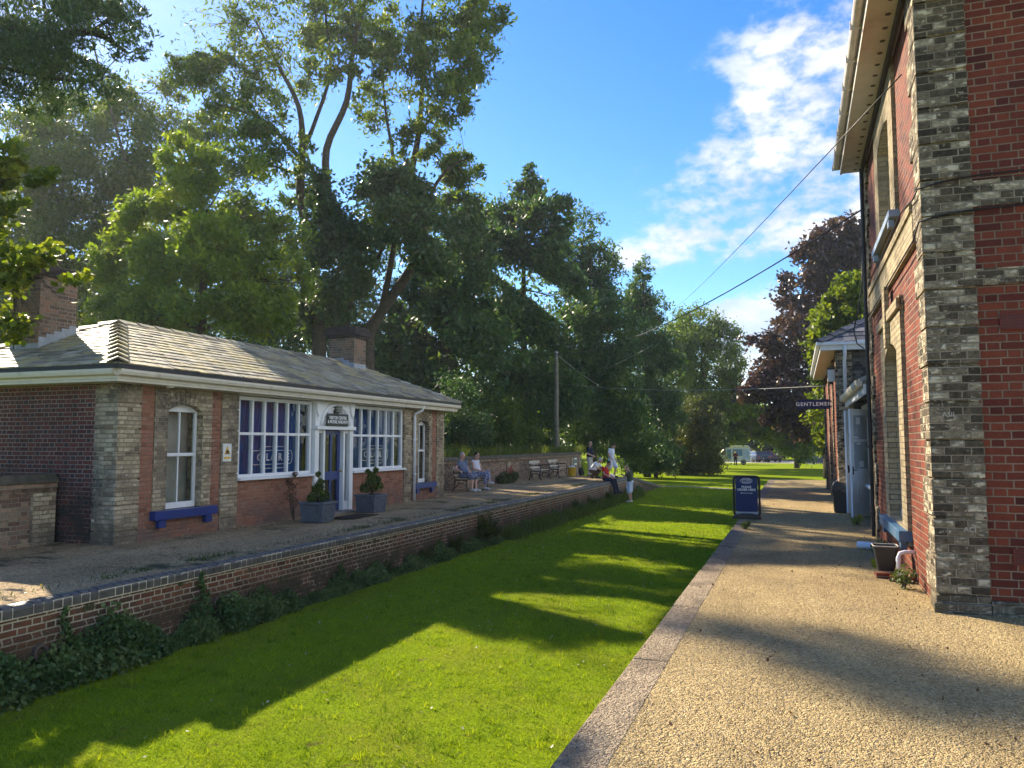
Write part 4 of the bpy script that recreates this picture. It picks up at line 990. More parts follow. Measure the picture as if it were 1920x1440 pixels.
# ================================================================== VEHICLES AND FAR THINGS
TYRE=plain('tyre',(.012,.012,.012),.8,.1); RIM=plain('wheel_rim',(.45,.46,.47),.35,.1,5,.5,.6); CGL=plain('dark_car_glass',(.02,.025,.03),.08,.1,3,.6)
def vehicle(name,label,cat,loc,rz,prof,half,mat,wheels,glass,lights,extra=None,group=None):
    """prof: side outline (x,z), length along local x"""
    t=thing(name,label,cat,loc,rz,group)
    m=MB(); k=len(prof); n=3
    secs=[(-half,.93),(-half+.10,1.0),(half-.10,1.0),(half,.93)]
    cx=sum(p[0] for p in prof)/k; cz=.75
    V=[];
    for (yy,sc) in secs: V+=[(cx+(p[0]-cx)*(.98 if sc<1 else 1),yy*(1-.10*max(0,(p[1]-.95))),p[1]) for p in prof]
    F_=[(i*k+j,i*k+(j+1)%k,(i+1)*k+(j+1)%k,(i+1)*k+j) for i in range(3) for j in range(k)]+[tuple(range(k))[::-1],tuple(range(3*k,4*k))]
    m.add(V,F_); m.build('body',mat,t,local=True,bevel=.03)
    for (x,s_) in [(x,s_) for x in wheels for s_ in (-1,1)]:
        y0=s_*(half-.10); m=MB(); m.lathe([(.20,-.1),(.31,-.1),(.325,-.05),(.325,.05),(.31,.1),(.20,.1)],(x,y0+s_*.03,.325),20,'y'); w=m.build('wheel',TYRE,t,local=True)
        m=MB(); m.lathe([(.05,.09),(.21,.105),(.21,.0),(.05,.0)] if s_>0 else [(.05,-.09),(.21,-.105),(.21,0),(.05,0)],(x,y0+s_*.03,.325),16,'y'); m.build('rim',RIM,w,local=True)
    for (nm,poly) in glass:
        for s_ in (-1,1):
            m=MB(); ys=[s_*(half*(1-.10*max(0,(p[1]-.95)))+.006) for p in poly]; ys2=[y-s_*.02 for y in ys]
            q=len(poly); m.add([(p[0],y,p[1]) for p,y in zip(poly,ys)]+[(p[0],y,p[1]) for p,y in zip(poly,ys2)],[tuple(range(q)),tuple(range(q,2*q))[::-1]]+[(i,(i+1)%q,q+(i+1)%q,q+i) for i in range(q)]); m.build(nm,CGL,t,local=True)
    for (nm,x,z,mt) in lights:
        for s_ in (-1,1):
            m=MB(); m.box(x-.03,x+.03,s_*(half-.32),s_*(half-.10),z-.07,z+.07); m.build(nm,mt,t,local=True,bevel=.015)
    return t
HL=plain('headlight_glass',(.6,.62,.63),.15,.05,3,.6); TL=plain('tail_light',(.35,.02,.02),.25,.1,3,.5)
CREAMV=plain('cream_van_paint',(.62,.62,.55),.3,.06,2,.5)
vc=at(1369,871,z=-.95); vz=-.95
vprof=[(-2.05,.35),(2.05,.35),(2.10,.65),(2.08,1.95),(2.0,2.02),(-.75,2.02),(-.95,1.95),(-1.55,1.22),(-2.05,1.02),(-2.12,.7)]
vx=vehicle('ice_cream_van','cream and pale blue ice cream van parked on the far lawn by the bush','van',(vc[0]+.3,vc[1],vz),R(4),vprof,.92,CREAMV,(-1.35,1.25),[('side_window',[(-1.45,1.2),(-.75,1.2),(-.75,1.78),(-1.0,1.78)])],[('headlight',-2.08,.82,HL),('tail_light',2.07,.9,TL)])
for s_ in (-1,1):
    m=MB(); m.box(.05,1.15,s_*.925,s_*.84,1.05,1.85) ; m.build('serving_hatch',plain('hatch_blue',(.13,.22,.34),.4,.3,2),vx,local=True)
    m=MB(); m.box(1.25,2.0,s_*.926,s_*.85,.75,1.85); m.build('side_panel',plain('sticker_panel',(.42,.48,.60),.5,.5,7,.3),vx,local=True)
    m=MB(); m.box(-.65,-.15,s_*.926,s_*.85,.65,1.85); m.build('side_panel',plain('pale_blue_panel',(.10,.20,.24),.4,.3,2),vx,local=True)
m=MB(); m.box(-.3,2.05,-.86,.86,2.022,2.16); m.box(.1,1.9,-.88,.88,2.161,2.30); m.build('roof_board',plain('pale_yellow_board',(.66,.62,.40),.5,.1),vx,local=True,bevel=.04)
m=MB(); m.add([(-1.53,-.74,1.25),(-1.53,.74,1.25),(-.99,.70,1.90),(-.99,-.70,1.90)],[(0,1,2,3)]); m.v=[(p[0]-.025,p[1],p[2]+.02) for p in m.v]; m.build('windscreen',CGL,vx,local=True)
cprof=[(-2.0,.28),(2.0,.28),(2.08,.55),(2.02,.95),(1.75,1.02),(1.15,1.45),(-.35,1.47),(-1.05,1.02),(-1.95,.86),(-2.08,.6)]
cgl=[('side_window',[(-.85,1.02),(.25,1.02),(.25,1.38),(-.3,1.38)]),('side_window',[(.32,1.02),(1.4,1.02),(1.05,1.38),(.32,1.38)])]
cl=[('headlight',-2.04,.68,HL),('tail_light',2.04,.78,TL)]
for (u,lab,mt,rz) in [(1408,'white car parked beyond the lawn just past the ice cream van',plain('car_white',(.66,.68,.70),.25,.04,2,.5),R(-70)),(1428,'dark car parked beyond the lawn to the right of the white car',plain('car_black',(.02,.022,.026),.2,.1,2,.5),R(-78)),(1447,'maroon car half hidden behind hanging leaves at the car park edge',plain('car_maroon',(.05,.012,.014),.25,.1,2,.5),R(-75))]:
    c=at(u,862,y=112); vehicle('parked_car',lab,'car',(c[0],111+.5*(u%3),-.94),rz,cprof,.86,mt,(-1.3,1.28),cgl,cl,group='cars in the far car park')
for u,lb in [(1414,'short dark timber bollard at the lawn edge below the white car'),(1434,'short dark timber bollard at the lawn edge below the dark car')]:
    c=at(u,866,z=-.95); m=MB(); m.lathe([(.09,0),(.09,.62),(.03,.68)],(c[0],c[1]-4,-.95),10); m.box(c[0]-.095,c[0]+.095,c[1]-4.095,c[1]-3.905,-.5,-.44)
    tag(m.build('bollard',POLE),lb,'bollard','bollards along the car park edge')
c0=at(1494,872,z=-.95); c1=at(1557,872,z=-.95)
t=thing('blue_fence','low dark blue boarded fence at the far edge of the lawn','fence',((c0[0]+c1[0])/2,c0[1],-.95))
m=MB(); n=26
for k in range(n): x=c0[0]+(c1[0]+2-c0[0])*k/n; m.box(x,x+(c1[0]+2-c0[0])/n-.02,c0[1]+6,c0[1]+6.03,-.9,.15+.03*random.random())
m.build('board',plain('slate_blue_paint',(.035,.07,.13),.6,.2,3),t)
m=MB(); [m.box(c0[0]+k*2.0,c0[0]+k*2.0+.1,c0[1]+6.031,c0[1]+6.13,-1,.2) for k in range(4)]; m.build('post',POLE,t)
# ================================================================== PEOPLE
def cloth(name,col,var=.15,pat=None):
    if name in MATS: return MATS[name]
    t=NT(name); tc=t.n('ShaderNodeTexCoord').outputs['Object']; n=t.noise(tc,9,4)
    c=t.ramp(n,[(.3,tuple(x*(1-var) for x in col)),(.7,tuple(min(1,x*(1+var)) for x in col))])
    if pat: c=t.mix(t.mr(t.noise(tc,26,2),.5,.55),c,pat)
    MATS[name]=t.end(t.bsdf(c,.85,t.bump(t.noise(tc,16,3),.02),.15)); return MATS[name]
SKIN=plain('skin',(.52,.30,.21),.55,.08,10,.35); SKINP=plain('pale_skin',(.60,.38,.29),.55,.08,10,.35)
def cap(m,a,b,ra,rb,seg=10):
    a,b=Vector(a),Vector(b); n=5
    m.tube([a+(b-a)*k/n for k in range(n+1)],[ra+(rb-ra)*k/n for k in range(n+1)],seg); m.ball(a,ra*.995,seg,6); m.ball(b,rb*.995,seg,6)
def remesh(m,name,vox,mat,parent):
    o=m.build(name+'_src',mat,None)
    rm=o.modifiers.new('r','REMESH'); rm.mode='VOXEL'; rm.voxel_size=vox
    sm=o.modifiers.new('s','SMOOTH'); sm.factor=.5; sm.iterations=3
    dg=bpy.context.evaluated_depsgraph_get(); me=bpy.data.meshes.new_from_object(o.evaluated_get(dg))
    me.name=name; old=o.data; bpy.data.objects.remove(o); bpy.data.meshes.remove(old)
    me.polygons.foreach_set('use_smooth',[True]*len(me.polygons))
    me.materials.clear(); me.materials.append(mat)
    q=bpy.data.objects.new(name,me); COL.objects.link(q); q.parent=parent; return q
def V3(*a): return Vector(a)
def stand(**k):
    J=dict(pelvis=(0,0,.93),chest=(0,0,1.27),neck=(.0,0,1.46),head=(.03,0,1.60),
      shL=(0,.19,1.39),elL=(-.02,.25,1.11),wrL=(.08,.24,.88),shR=(0,-.19,1.39),elR=(-.02,-.25,1.11),wrR=(.08,-.24,.88),
      hipL=(0,.09,.90),knL=(.03,.10,.50),anL=(-.02,.10,.09),toL=(.14,.12,.035),hipR=(0,-.09,.90),knR=(.03,-.10,.50),anR=(-.02,-.10,.09),toR=(.14,-.12,.035))
    J.update(k); return {a:Vector(b) for a,b in J.items()}
def sit(**k):   # seat height 0 at pelvis underside
    J=dict(pelvis=(0,0,.10),chest=(-.06,0,.44),neck=(-.05,0,.63),head=(-.01,0,.77),
      shL=(-.06,.19,.56),elL=(.0,.25,.30),wrL=(.22,.18,.22),shR=(-.06,-.19,.56),elR=(.0,-.25,.30),wrR=(.22,-.18,.22),
      hipL=(.0,.09,.09),knL=(.42,.12,.10),anL=(.44,.12,-.36),toL=(.60,.13,-.42),hipR=(0,-.09,.09),knR=(.42,-.12,.10),anR=(.44,-.12,-.36),toR=(.60,-.13,-.42))
    J.update(k); return {a:Vector(b) for a,b in J.items()}
def person(label,loc,rz,J,skin,parts,hair,shoe,size=1.0,vox=.008,fat=0.0,look=(1,0,0),group=None,hairstyle='short'):
    t=thing('person',label,'person',loc,rz,group); S=Matrix.Scale(size,4)
    J={k:v*size for k,v in J.items()}; s=size; m=MB()
    pc=(J['chest']-J['pelvis']); up=pc.normalized(); side=(J['shL']-J['shR']).normalized()
    def torso(mb,g,lo=0.0,hi=1.0,f=fat):
        # stacked elliptical sections from the hips to the shoulders
        secs=[(-.12,.150,.105),(0,.168,.118),(.25,.150+f*.6,.112+f),(.5,.150+f*.4,.115+f*.7),(.8,.172,.118),(1.1,.178,.105),(1.32,.140,.085),(1.45,.07,.06)]
        fw=side.cross(up).normalized(); V=[]; n=14; k=0
        for (h,a,b) in secs:
            if h<lo or h>hi+.5: continue
            c=J['pelvis']+pc*h+fw*(f*.5 if .1<h<.7 else 0)
            V+=[c+side*((a*s+g)*math.cos(2*math.pi*q/n))+fw*((b*s+g)*math.sin(2*math.pi*q/n)) for q in range(n)]; k+=1
        mb.add(V,[(i*n+q,i*n+(q+1)%n,(i+1)*n+(q+1)%n,(i+1)*n+q) for i in range(k-1) for q in range(n)]+[tuple(range(n))[::-1],tuple(range((k-1)*n,k*n))])
    torso(m,0)
    cap(m,J['chest'].lerp(J['neck'],.8),J['head'],.055*s,.052*s)
    lk=Vector(look).normalized(); hu=(J['head']-J['neck']).normalized(); hu=(hu-lk*hu.dot(lk)*.8).normalized(); hs=hu.cross(lk).normalized()
    H=J['head']+lk*.015*s
    def hp(f,l,u): return H+lk*f*s+hs*l*s+hu*u*s
    HM=Matrix((( *lk,),(*hs,),(*hu,))).transposed()
    def hell(mb,f,l,u,rx,ry,rz):
        b=MB().ball((0,0,0),(rx*s,ry*s,rz*s),12,8); c=hp(f,l,u); mb.add([HM@Vector(p)+c for p in b.v],b.f)
    hell(m,-.005,0,.02,.098,.078,.105); hell(m,.03,0,-.045,.062,.058,.075); hell(m,.098,0,-.008,.018,.014,.026); hell(m,.08,0,-.06,.018,.026,.012)
    for q in (1,-1): hell(m,-.005,q*.08,-.005,.02,.012,.032)
    for q in 'LR':
        cap(m,J['sh'+q],J['el'+q],.050*s,.041*s); cap(m,J['el'+q],J['wr'+q],.040*s,.028*s)
        d=(J['wr'+q]-J['el'+q]).normalized(); sd=(Vector((0,0,1)).cross(d)); sd=sd.normalized() if sd.length>.1 else Vector((0,1,0)); nn=d.cross(sd)
        P=J['wr'+q]; cap(m,P+d*.02*s,P+d*.075*s,.030*s,.030*s)
        m.ball(P+d*.06*s,.036*s,8,6)
        for i,(of,L) in enumerate([(-.032,.060),(-.011,.074),(.011,.078),(.032,.068)]):
            a=P+d*.085*s+sd*of*s; b=a+(d*.8-nn*.25*(1 if q=='L' else 1))*L*.55*s+sd*of*.2*s; c=b+(d*.45-nn*.6)*L*.5*s
            cap(m,a,b,.0095*s,.009*s,6); cap(m,b,c,.009*s,.0075*s,6)
        th=-1 if q=='L' else 1
        a=P+d*.03*s+sd*.03*th*s; b=a+(d*.5+sd*th*.6)*.045*s; c=b+(d*.8-nn*.2)*.03*s
        cap(m,a,b,.012*s,.0105*s,6); cap(m,b,c,.0105*s,.009*s,6)
        cap(m,J['hip'+q],J['kn'+q],(.088+fat*.15)*s,.060*s); cap(m,J['kn'+q],J['kn'+q].lerp(J['an'+q],.35),.056*s,.057*s); cap(m,J['kn'+q].lerp(J['an'+q],.35),J['an'+q],.057*s,.036*s)
        cap(m,J['an'+q]-Vector((0,0,.03*s)),J['to'+q],.042*s,.034*s)
    remesh(m,'body',vox,skin,t)
    for (nm,mat,kind,args) in parts:
        m=MB(); g=.020*s
        if kind=='shirt':
            torso(m,g,args.get('lo',-.2),1.0)
            for q in 'LR':
                if args.get('sleeve',.6)>0: cap(m,J['sh'+q],J['sh'+q].lerp(J['el'+q],args.get('sleeve',.6)),.066*s,.062*s)
                else: m.ball(J['sh'+q]*1.0,.06*s)
        if kind=='legs':
            torso(m,g*.8,-.2,-.2+.0)
            m.ball(J['pelvis'],(.155*s,.175*s,.14*s))
            for q in 'LR':
                cut=args.get('cut',1.0); fl=args.get('flare',.0)
                e=J['hip'+q].lerp(J['kn'+q],min(1,cut*2)) if cut<.5 else J['kn'+q]
                cap(m,J['hip'+q],e,(.108+fat*.15)*s,(.086+fl)*s if cut>=.5 else (.098+fl)*s)
                if cut>.5: cap(m,J['kn'+q],J['kn'+q].lerp(J['an'+q],(cut-.5)*2),(.078+fl)*s,(.062+fl)*s)
        if kind=='skirt':
            m.ball(J['pelvis'],(.18*s,.21*s,.16*s)); 
            for q in 'LR': cap(m,J['hip'+q],J['kn'+q].lerp(J['an'+q],.12),.128*s,.105*s)
            cap(m,(J['hipL']+J['hipR'])/2,(J['knL']+J['knR'])/2,.12*s,.10*s)
        remesh(m,nm,.011,mat,t)
    if hair is not None:
        m=MB()
        hell(m,-.022,0,.040,.100,.084,.098)
        if hairstyle=='long': hell(m,-.06,0,-.03,.05,.075,.11)
        if hairstyle=='bun': hell(m,-.05,0,.10,.045,.045,.04)
        if hairstyle=='fringe': hell(m,.035,0,.10,.06,.075,.03)
        remesh(m,'hair',.009,hair,t)
    m=MB()
    for q in (1,-1): hell(m,.086,q*.032,.012,.012,.014,.009)
    m.build('eyes',IRON,t,local=True,smooth=True)
    if shoe is not None:
        for q in 'LR':
            m=MB(); a=J['an'+q]-Vector((0,0,.035*s)); cap(m,a,J['to'+q],.050*s,.043*s); m.ball(a-Vector((.02,0,.0)),.050*s)
            zf=min(p[2] for p in m.v); remesh(m,'shoe',.010,shoe,t)
    return t
HG=cloth('grey_hair',(.35,.33,.31)); HD=cloth('dark_hair',(.03,.022,.018)); HW=cloth('white_hair',(.55,.54,.52)); HB=cloth('brown_hair',(.07,.045,.03)); HBL=cloth('ash_blond_hair',(.26,.20,.14))
WSH=plain('white_shoe',(.68,.68,.66),.5,.05); BSH=plain('dark_shoe',(.03,.028,.03),.5,.1)
DRESS=cloth('grey_blue_dress',(.13,.17,.25)); VEST=cloth('white_vest',(.62,.64,.68),.1); PATT=cloth('patterned_trousers',(.30,.34,.46),.1,(.05,.06,.14))
NAVYC=cloth('navy_cotton',(.012,.016,.032)); BEIGE=cloth('pale_chinos',(.50,.46,.38)); WHITEC=cloth('white_cotton',(.68,.71,.76),.06); BROWN=cloth('brown_trousers',(.075,.05,.035)); REDC=cloth('red_cotton',(.46,.025,.022)); JEANS=cloth('dark_jeans',(.018,.025,.05)); OLIVE=cloth('olive_cotton',(.075,.085,.055)); LSH=cloth('pale_shorts',(.55,.62,.75),.08); DARKC=cloth('dark_cloth',(.02,.02,.03))
SEAT=.455
person('seated woman in a grey-blue dress resting an arm on the bench end',(-11.08,25.2,SEAT),R(-12),sit(elR=(-.12,-.34,.34),wrR=(.08,-.36,.26),wrL=(.20,.05,.24),chest=(-.10,0,.44),head=(-.08,0,.78),neck=(-.11,0,.64)),SKINP,[('dress',DRESS,'shirt',dict(sleeve=.45)),('skirt',DRESS,'skirt',{})],HG,WSH,1.0,fat=.05,look=(1,-.1,-.05),hairstyle='bun',group='people on the platform')
person('seated woman in a white vest and patterned trousers with one leg crossed over',(-11.05,26.3,SEAT),R(-8),sit(knL=(.42,.06,.16),anL=(.58,-.05,-.16),toL=(.72,-.06,-.20),wrL=(.30,.05,.20),wrR=(.30,-.10,.20)),SKIN,[('vest',VEST,'shirt',dict(sleeve=0)),('trousers',PATT,'legs',dict(cut=.85))],HD,WSH,1.0,fat=.02,look=(1,-.15,0),group='people on the platform')
person('standing bald man in a dark navy polo shirt and pale trousers with hands clasped',(-9.95,38.5,0),R(-10),stand(elL=(.0,.27,1.12),wrL=(.20,.05,1.0),elR=(.0,-.27,1.12),wrR=(.20,-.06,1.0)),SKIN,[('polo_shirt',NAVYC,'shirt',dict(sleeve=.7)),('trousers',BEIGE,'legs',dict(cut=.98))],None,BSH,1.03,fat=.05,look=(1,-.1,-.15),group='people on the platform')
person('boy in white T-shirt and white shorts stepping along the platform edge and looking down',(-8.55,37.3,0),R(-15),stand(head=(.12,0,1.57),neck=(.05,0,1.46),chest=(.02,0,1.27),knL=(.20,.10,.52),anL=(.10,.10,.12),toL=(.26,.11,.05),knR=(-.02,-.1,.50),anR=(-.20,-.1,.12),toR=(-.05,-.11,.04),wrR=(.16,-.22,.92),wrL=(.12,.24,.90)),SKIN,[('t_shirt',WHITEC,'shirt',dict(sleeve=.55)),('shorts',WHITEC,'legs',dict(cut=.46,flare=.02))],HB,BSH,.99,look=(1,0,-.8),hairstyle='fringe',group='people on the platform')
cr=dict(pelvis=(0,0,.36),chest=(.20,0,.62),neck=(.33,0,.74),head=(.44,0,.84),shL=(.24,.19,.70),elL=(.40,.24,.48),wrL=(.60,.16,.42),shR=(.24,-.19,.70),elR=(.40,-.24,.48),wrR=(.60,-.16,.42),hipL=(0,.1,.34),knL=(.40,.14,.44),anL=(.16,.13,.09),toL=(.32,.14,.04),hipR=(0,-.1,.34),knR=(.36,-.14,.24),anR=(-.02,-.13,.10),toR=(.12,-.14,.04))
person('crouching white-haired man in a pale blue-white shirt and brown trousers',(-9.3,36.4,0),R(-10),{k:Vector(v) for k,v in cr.items()},SKIN,[('shirt',WHITEC,'shirt',dict(sleeve=.6)),('trousers',BROWN,'legs',dict(cut=.97))],HW,BSH,1.02,fat=.03,look=(1,0,-.35),group='people on the platform')
person('man in a red T-shirt sitting on the platform edge with dark jeans dangling',(-7.98,33.7,0.02),R(-8),sit(chest=(-.02,0,.43),neck=(.06,0,.61),head=(.13,0,.73),knL=(.38,.10,.02),anL=(.50,.12,-.42),toL=(.64,.12,-.48),knR=(.36,-.12,.0),anR=(.46,-.12,-.44),toR=(.60,-.13,-.50),wrL=(.28,.14,.16),wrR=(.28,-.14,.16)),SKIN,[('t_shirt',REDC,'shirt',dict(sleeve=.55)),('jeans',JEANS,'legs',dict(cut=.97))],HD,BSH,1.03,fat=.02,look=(1,.1,-.45),group='people on the platform')
person('boy in an olive T-shirt and pale shorts standing on the lawn holding a white sheet',(-7.05,34.4,-.95),R(172),stand(head=(.13,0,1.54),neck=(.06,0,1.44),elL=(.14,.25,1.16),wrL=(.33,.10,1.24),elR=(.14,-.25,1.16),wrR=(.33,-.10,1.22)),SKIN,[('t_shirt',OLIVE,'shirt',dict(sleeve=.65)),('shorts',LSH,'legs',dict(cut=.49,flare=.02))],HBL,WSH,.98,look=(1,0,-.55),group='people on the lawn')
m=MB(); 
for k in range(6): m.add([(-7.5-.09*k,34.24+.02*(k%2),.32-.075*k*.7),(-7.5-.09*(k+1),34.24+.02*((k+1)%2),.32-.075*(k+1)*.7),(-7.5-.09*(k+1),34.62,.36-.075*(k+1)*.7),(-7.5-.09*k,34.62,.36-.075*k*.7)],[(0,1,2,3)])
o=m.build('paper_sheet',FOAM); sd=o.modifiers.new('s','SOLIDIFY'); sd.thickness=.004
tag(o,'creased white paper sheet held by the boy on the lawn','paper')
m=MB(); m.ball((-7.93,34.6,.13),(.15,.17,.13),10,8); m.ball((-7.88,34.5,.24),(.07,.09,.07),8,6); 
m.v=[(p[0]+.02*math.sin(p[2]*40),p[1]+.02*math.sin(p[0]*35),p[2]) for p in m.v]
tag(m.build('plastic_bag',FOAM,smooth=True),'crumpled white plastic bag on the platform edge beside the man in red','bag')
vp=at(1381,872,z=-.95); person('distant person in dark maroon clothes standing at the van hatch',(vp[0],vp[1]-1.4,-.95),R(90),stand(),SKIN,[('jacket',cloth('maroon_cloth',(.09,.02,.03)),'shirt',dict(sleeve=.98)),('trousers',DARKC,'legs',dict(cut=.97))],HD,BSH,1.0,.014)
fp=at(1523,871,z=-.95); person('distant person in dark clothes and white shoes walking past the blue fence',(fp[0],fp[1],-.95),R(10),stand(knL=(.16,.1,.5),anL=(.18,.1,.09),toL=(.34,.1,.04),knR=(-.02,-.1,.5),anR=(-.24,-.1,.12),toR=(-.10,-.1,.05)),SKIN,[('jacket',cloth('pale_grey_top',(.25,.26,.28)),'shirt',dict(sleeve=.98)),('trousers',DARKC,'legs',dict(cut=.97))],HD,WSH,1.0,.014)
# ================================================================== TREES AND PLANTS
G=lambda *s: list(s)
LF={}
LF['ash']=leafmat('ash_leaves',[(0,(.04,.08,.016)),(.4,(.085,.145,.024)),(.75,(.145,.205,.032)),(1,(.24,.27,.04))],.55)
LF['ivy']=leafmat('ivy_leaves',[(0,(.026,.06,.022)),(.6,(.060,.115,.036)),(1,(.13,.18,.055))],.35,.45,.4)
LF['bright']=leafmat('bright_leaves',[(0,(.065,.125,.016)),(.4,(.135,.215,.024)),(.8,(.22,.29,.032)),(1,(.32,.35,.03))],.58)
LF['dark']=leafmat('dark_leaves',[(0,(.026,.066,.030)),(.45,(.055,.120,.044)),(.8,(.10,.17,.048)),(1,(.20,.25,.06))],.45)
LF['pale']=leafmat('grey_green_leaves',[(0,(.05,.085,.020)),(.5,(.10,.15,.030)),(1,(.19,.23,.05))],.55)
LF['maple']=leafmat('maple_leaves',[(0,(.055,.095,.014)),(.5,(.13,.185,.020)),(.85,(.25,.28,.025)),(1,(.36,.33,.035))],.62)
LF['copper']=leafmat('copper_leaves',[(0,(.024,.013,.018)),(.5,(.060,.030,.038)),(.85,(.12,.070,.070)),(1,(.22,.17,.14))],.32,.38,.55)
LF['lime']=leafmat('lime_leaves',[(0,(.07,.12,.012)),(.5,(.15,.21,.018)),(1,(.27,.31,.03))],.5)
LF['bush']=leafmat('bush_leaves',[(0,(.040,.065,.018)),(.5,(.085,.115,.032)),(.85,(.16,.17,.06)),(1,(.27,.20,.10))],.45)
LF['wood']=leafmat('far_leaves',[(0,(.02,.05,.022)),(.6,(.045,.085,.032)),(1,(.10,.14,.045))],.4)
LF['pot']=leafmat('shrub_leaves',[(0,(.03,.06,.012)),(.6,(.075,.125,.02)),(1,(.14,.19,.04))],.35)
LF['fern']=leafmat('fern_leaves',[(0,(.03,.055,.016)),(.6,(.065,.10,.026)),(1,(.13,.14,.04))],.4)
LF['blade']=leafmat('grass_blades',[(0,(.05,.105,.012)),(.35,(.145,.235,.013)),(.7,(.27,.36,.014)),(.92,(.38,.44,.02)),(1,(.48,.44,.10))],.50,.7,.15)
LF['dry']=leafmat('dry_leaves',[(0,(.05,.025,.015)),(1,(.12,.06,.035))],.3)
LF['ground']=leafmat('ground_ivy_leaves',[(0,(.035,.080,.026)),(.5,(.085,.155,.045)),(.85,(.14,.21,.065)),(1,(.22,.26,.10))],.35,.5,.35)
LF['litter']=leafmat('fallen_leaves',[(0,(.22,.17,.06)),(.5,(.36,.33,.20)),(1,(.50,.49,.42))],.3)

# lit places: leaves whose shadow would fall inside one of these are thinned (gaps in the crowns)
def lit_keep(P,rng):
    """P (n,3) -> bool keep"""
    keep=np.ones(len(P),bool)
    def proj(z):
        t=(P[:,2]-z)/SUN[2]; return P[:,0]-SUN[0]*t,P[:,1]-SUN[1]*t
    def inpoly(X,Y,poly):
        c=np.zeros(len(X),bool); n=len(poly)
        for i in range(n):
            x1,y1=poly[i]; x2,y2=poly[(i+1)%n]
            cond=((y1>Y)!=(y2>Y)); xi=(x2-x1)*(Y-y1)/((y2-y1) if y2!=y1 else 1e-9)+x1
            c^=cond&(X<xi)
        return c
    def hit(poly,z,strength):
        X,Y=proj(z); k=inpoly(X,Y,poly); keep[k&(rng.random(len(P))<strength)]=False
    for poly,z,s_ in LIT_Z: hit(poly,z,s_)
    # house wall x = 1.28
    t=(P[:,0]-1.28)/SUN[0]; Y=P[:,1]-SUN[1]*t; Z=P[:,2]-SUN[2]*t
    for poly,s_ in LIT_X:
        k=inpoly(Y,Z,poly)&(P[:,0]<1.2); keep[k&(rng.random(len(P))<s_)]=False
    # the crowns keep most of what the eye sees of them
    return keep
def gz(u,v,z): p=at(u,v,z=z); return (p[0],p[1])
def gpoly(pts,z): return [gz(u,v,z) for u,v in pts]
LIT_Z=[
 (gpoly([(120,1440),(240,1330),(433,1290),(600,1225),(690,1205),(740,1220),(860,1262),(1000,1290),(1180,1305),(1120,1440),(1000,1560),(300,1560)],-.95),-.95,.995),
 (gpoly([(905,1116),(1000,1110),(1200,1125),(1255,1140),(1215,1190),(1120,1170),(1000,1140)],-.95),-.95,.99),
 (gpoly([(1095,988),(1140,976),(1370,984),(1360,1000),(1200,998)],-.95),-.95,.99),
 (gpoly([(1040,1085),(1200,1095),(1290,1105),(1270,1120),(1150,1110)],-.95),-.95,.8),
 (gpoly([(1060,1038),(1200,1045),(1310,1060),(1300,1072),(1130,1052)],-.95),-.95,.6),
 (gpoly([(1230,895),(1560,893),(1560,880),(1260,885)],-.95),-.95,.05),
 (gpoly([(920,917),(1040,908),(1110,905),(1090,922),(1000,926)],0),0,.97),
 (gpoly([(-60,1080),(50,1082),(125,1112),(20,1128),(-60,1140)],0),0,.97),
 # gravel path: near strip, strip before the house, far strips
 (gpoly([(1180,1240),(1250,1220),(1450,1265),(1600,1330),(1760,1400),(1920,1430),(1980,1600),(900,1600),(1100,1440)],0),0,.98),
 (gpoly([(1290,1145),(1330,1060),(1600,1060),(1700,1090),(1760,1150),(1980,1190),(1980,1215),(1760,1200),(1500,1165)],0),0,.98),
 (gpoly([(1395,985),(1430,975),(1570,985),(1600,1010),(1620,1040),(1380,1030)],0),0,.55),
 (gpoly([(1430,940),(1560,940),(1590,962),(1430,962)],0),0,.95),(gpoly([(1430,900),(1560,900),(1560,915),(1430,915)],0),0,.95),
 # roof, near hip and neighbouring front slope
 ([(-14.5,9.6),(-10.2,9.4),(-10.2,12.6),(-12.6,13.4),(-14.0,12.0)],3.5,.97),
 ([(-12,61.5),(-4.5,61.5),(-4.5,68),(-12,68)],2.0,.7),([(-2,35),(3.5,35),(3.5,41),(-2,41)],4.5,.7),([(-5,57),(8,57),(8,66),(-5,66)],9.0,.6),
 ([(-15,8),(-10.5,8),(-10.5,10.2),(-15,10.2)],4.5,.5),
 ([(-12.3,19.0),(-10.3,18.2),(-10.3,18.9),(-12.0,20.2)],3.5,.9),
]
LIT_X=[([(8.9,-.1),(12,-.1),(12,2.6),(11,4.0),(8.9,4.4)],.95),([(8.9,4.4),(11,4.0),(12,2.6),(12,0),(15.7,0),(15.7,7),(8.9,7)],.72)]

def unit(n,rng):
    v=rng.normal(size=(n,3)); return v/np.linalg.norm(v,axis=1,keepdims=True)
def leaf_polys(C,size,rng,aspect=.42,droop=.0,fold=True,up=.55):
    n=len(C); a=unit(n,rng); a[:,2]-=droop; a/=np.linalg.norm(a,axis=1,keepdims=True)
    nr=unit(n,rng); nr[:,2]=np.abs(nr[:,2])+up; b=np.cross(a,nr); b/=np.linalg.norm(b,axis=1,keepdims=True)+1e-9
    L=size*(.7+.6*rng.random(n))[:,None]; Wd=L*aspect
    nn=np.cross(a,b)
    return np.stack([C-a*L*.5,C+b*Wd*.5-a*L*.08+nn*Wd*.12,C+a*L*.5,C-b*Wd*.5-a*L*.08+nn*Wd*.12],axis=1)
def limb_pts(a,b,rng,n=5,bend=.12,up=.0):
    a,b=np.array(a,float),np.array(b,float); d=b-a; L=np.linalg.norm(d); P=[]
    o=rng.normal(size=3)*L*bend; o[2]=abs(o[2])*.6+up*L
    for k in range(n+1):
        t=k/n; P.append(tuple(a+d*t+o*math.sin(math.pi*t)*.6))
    return P
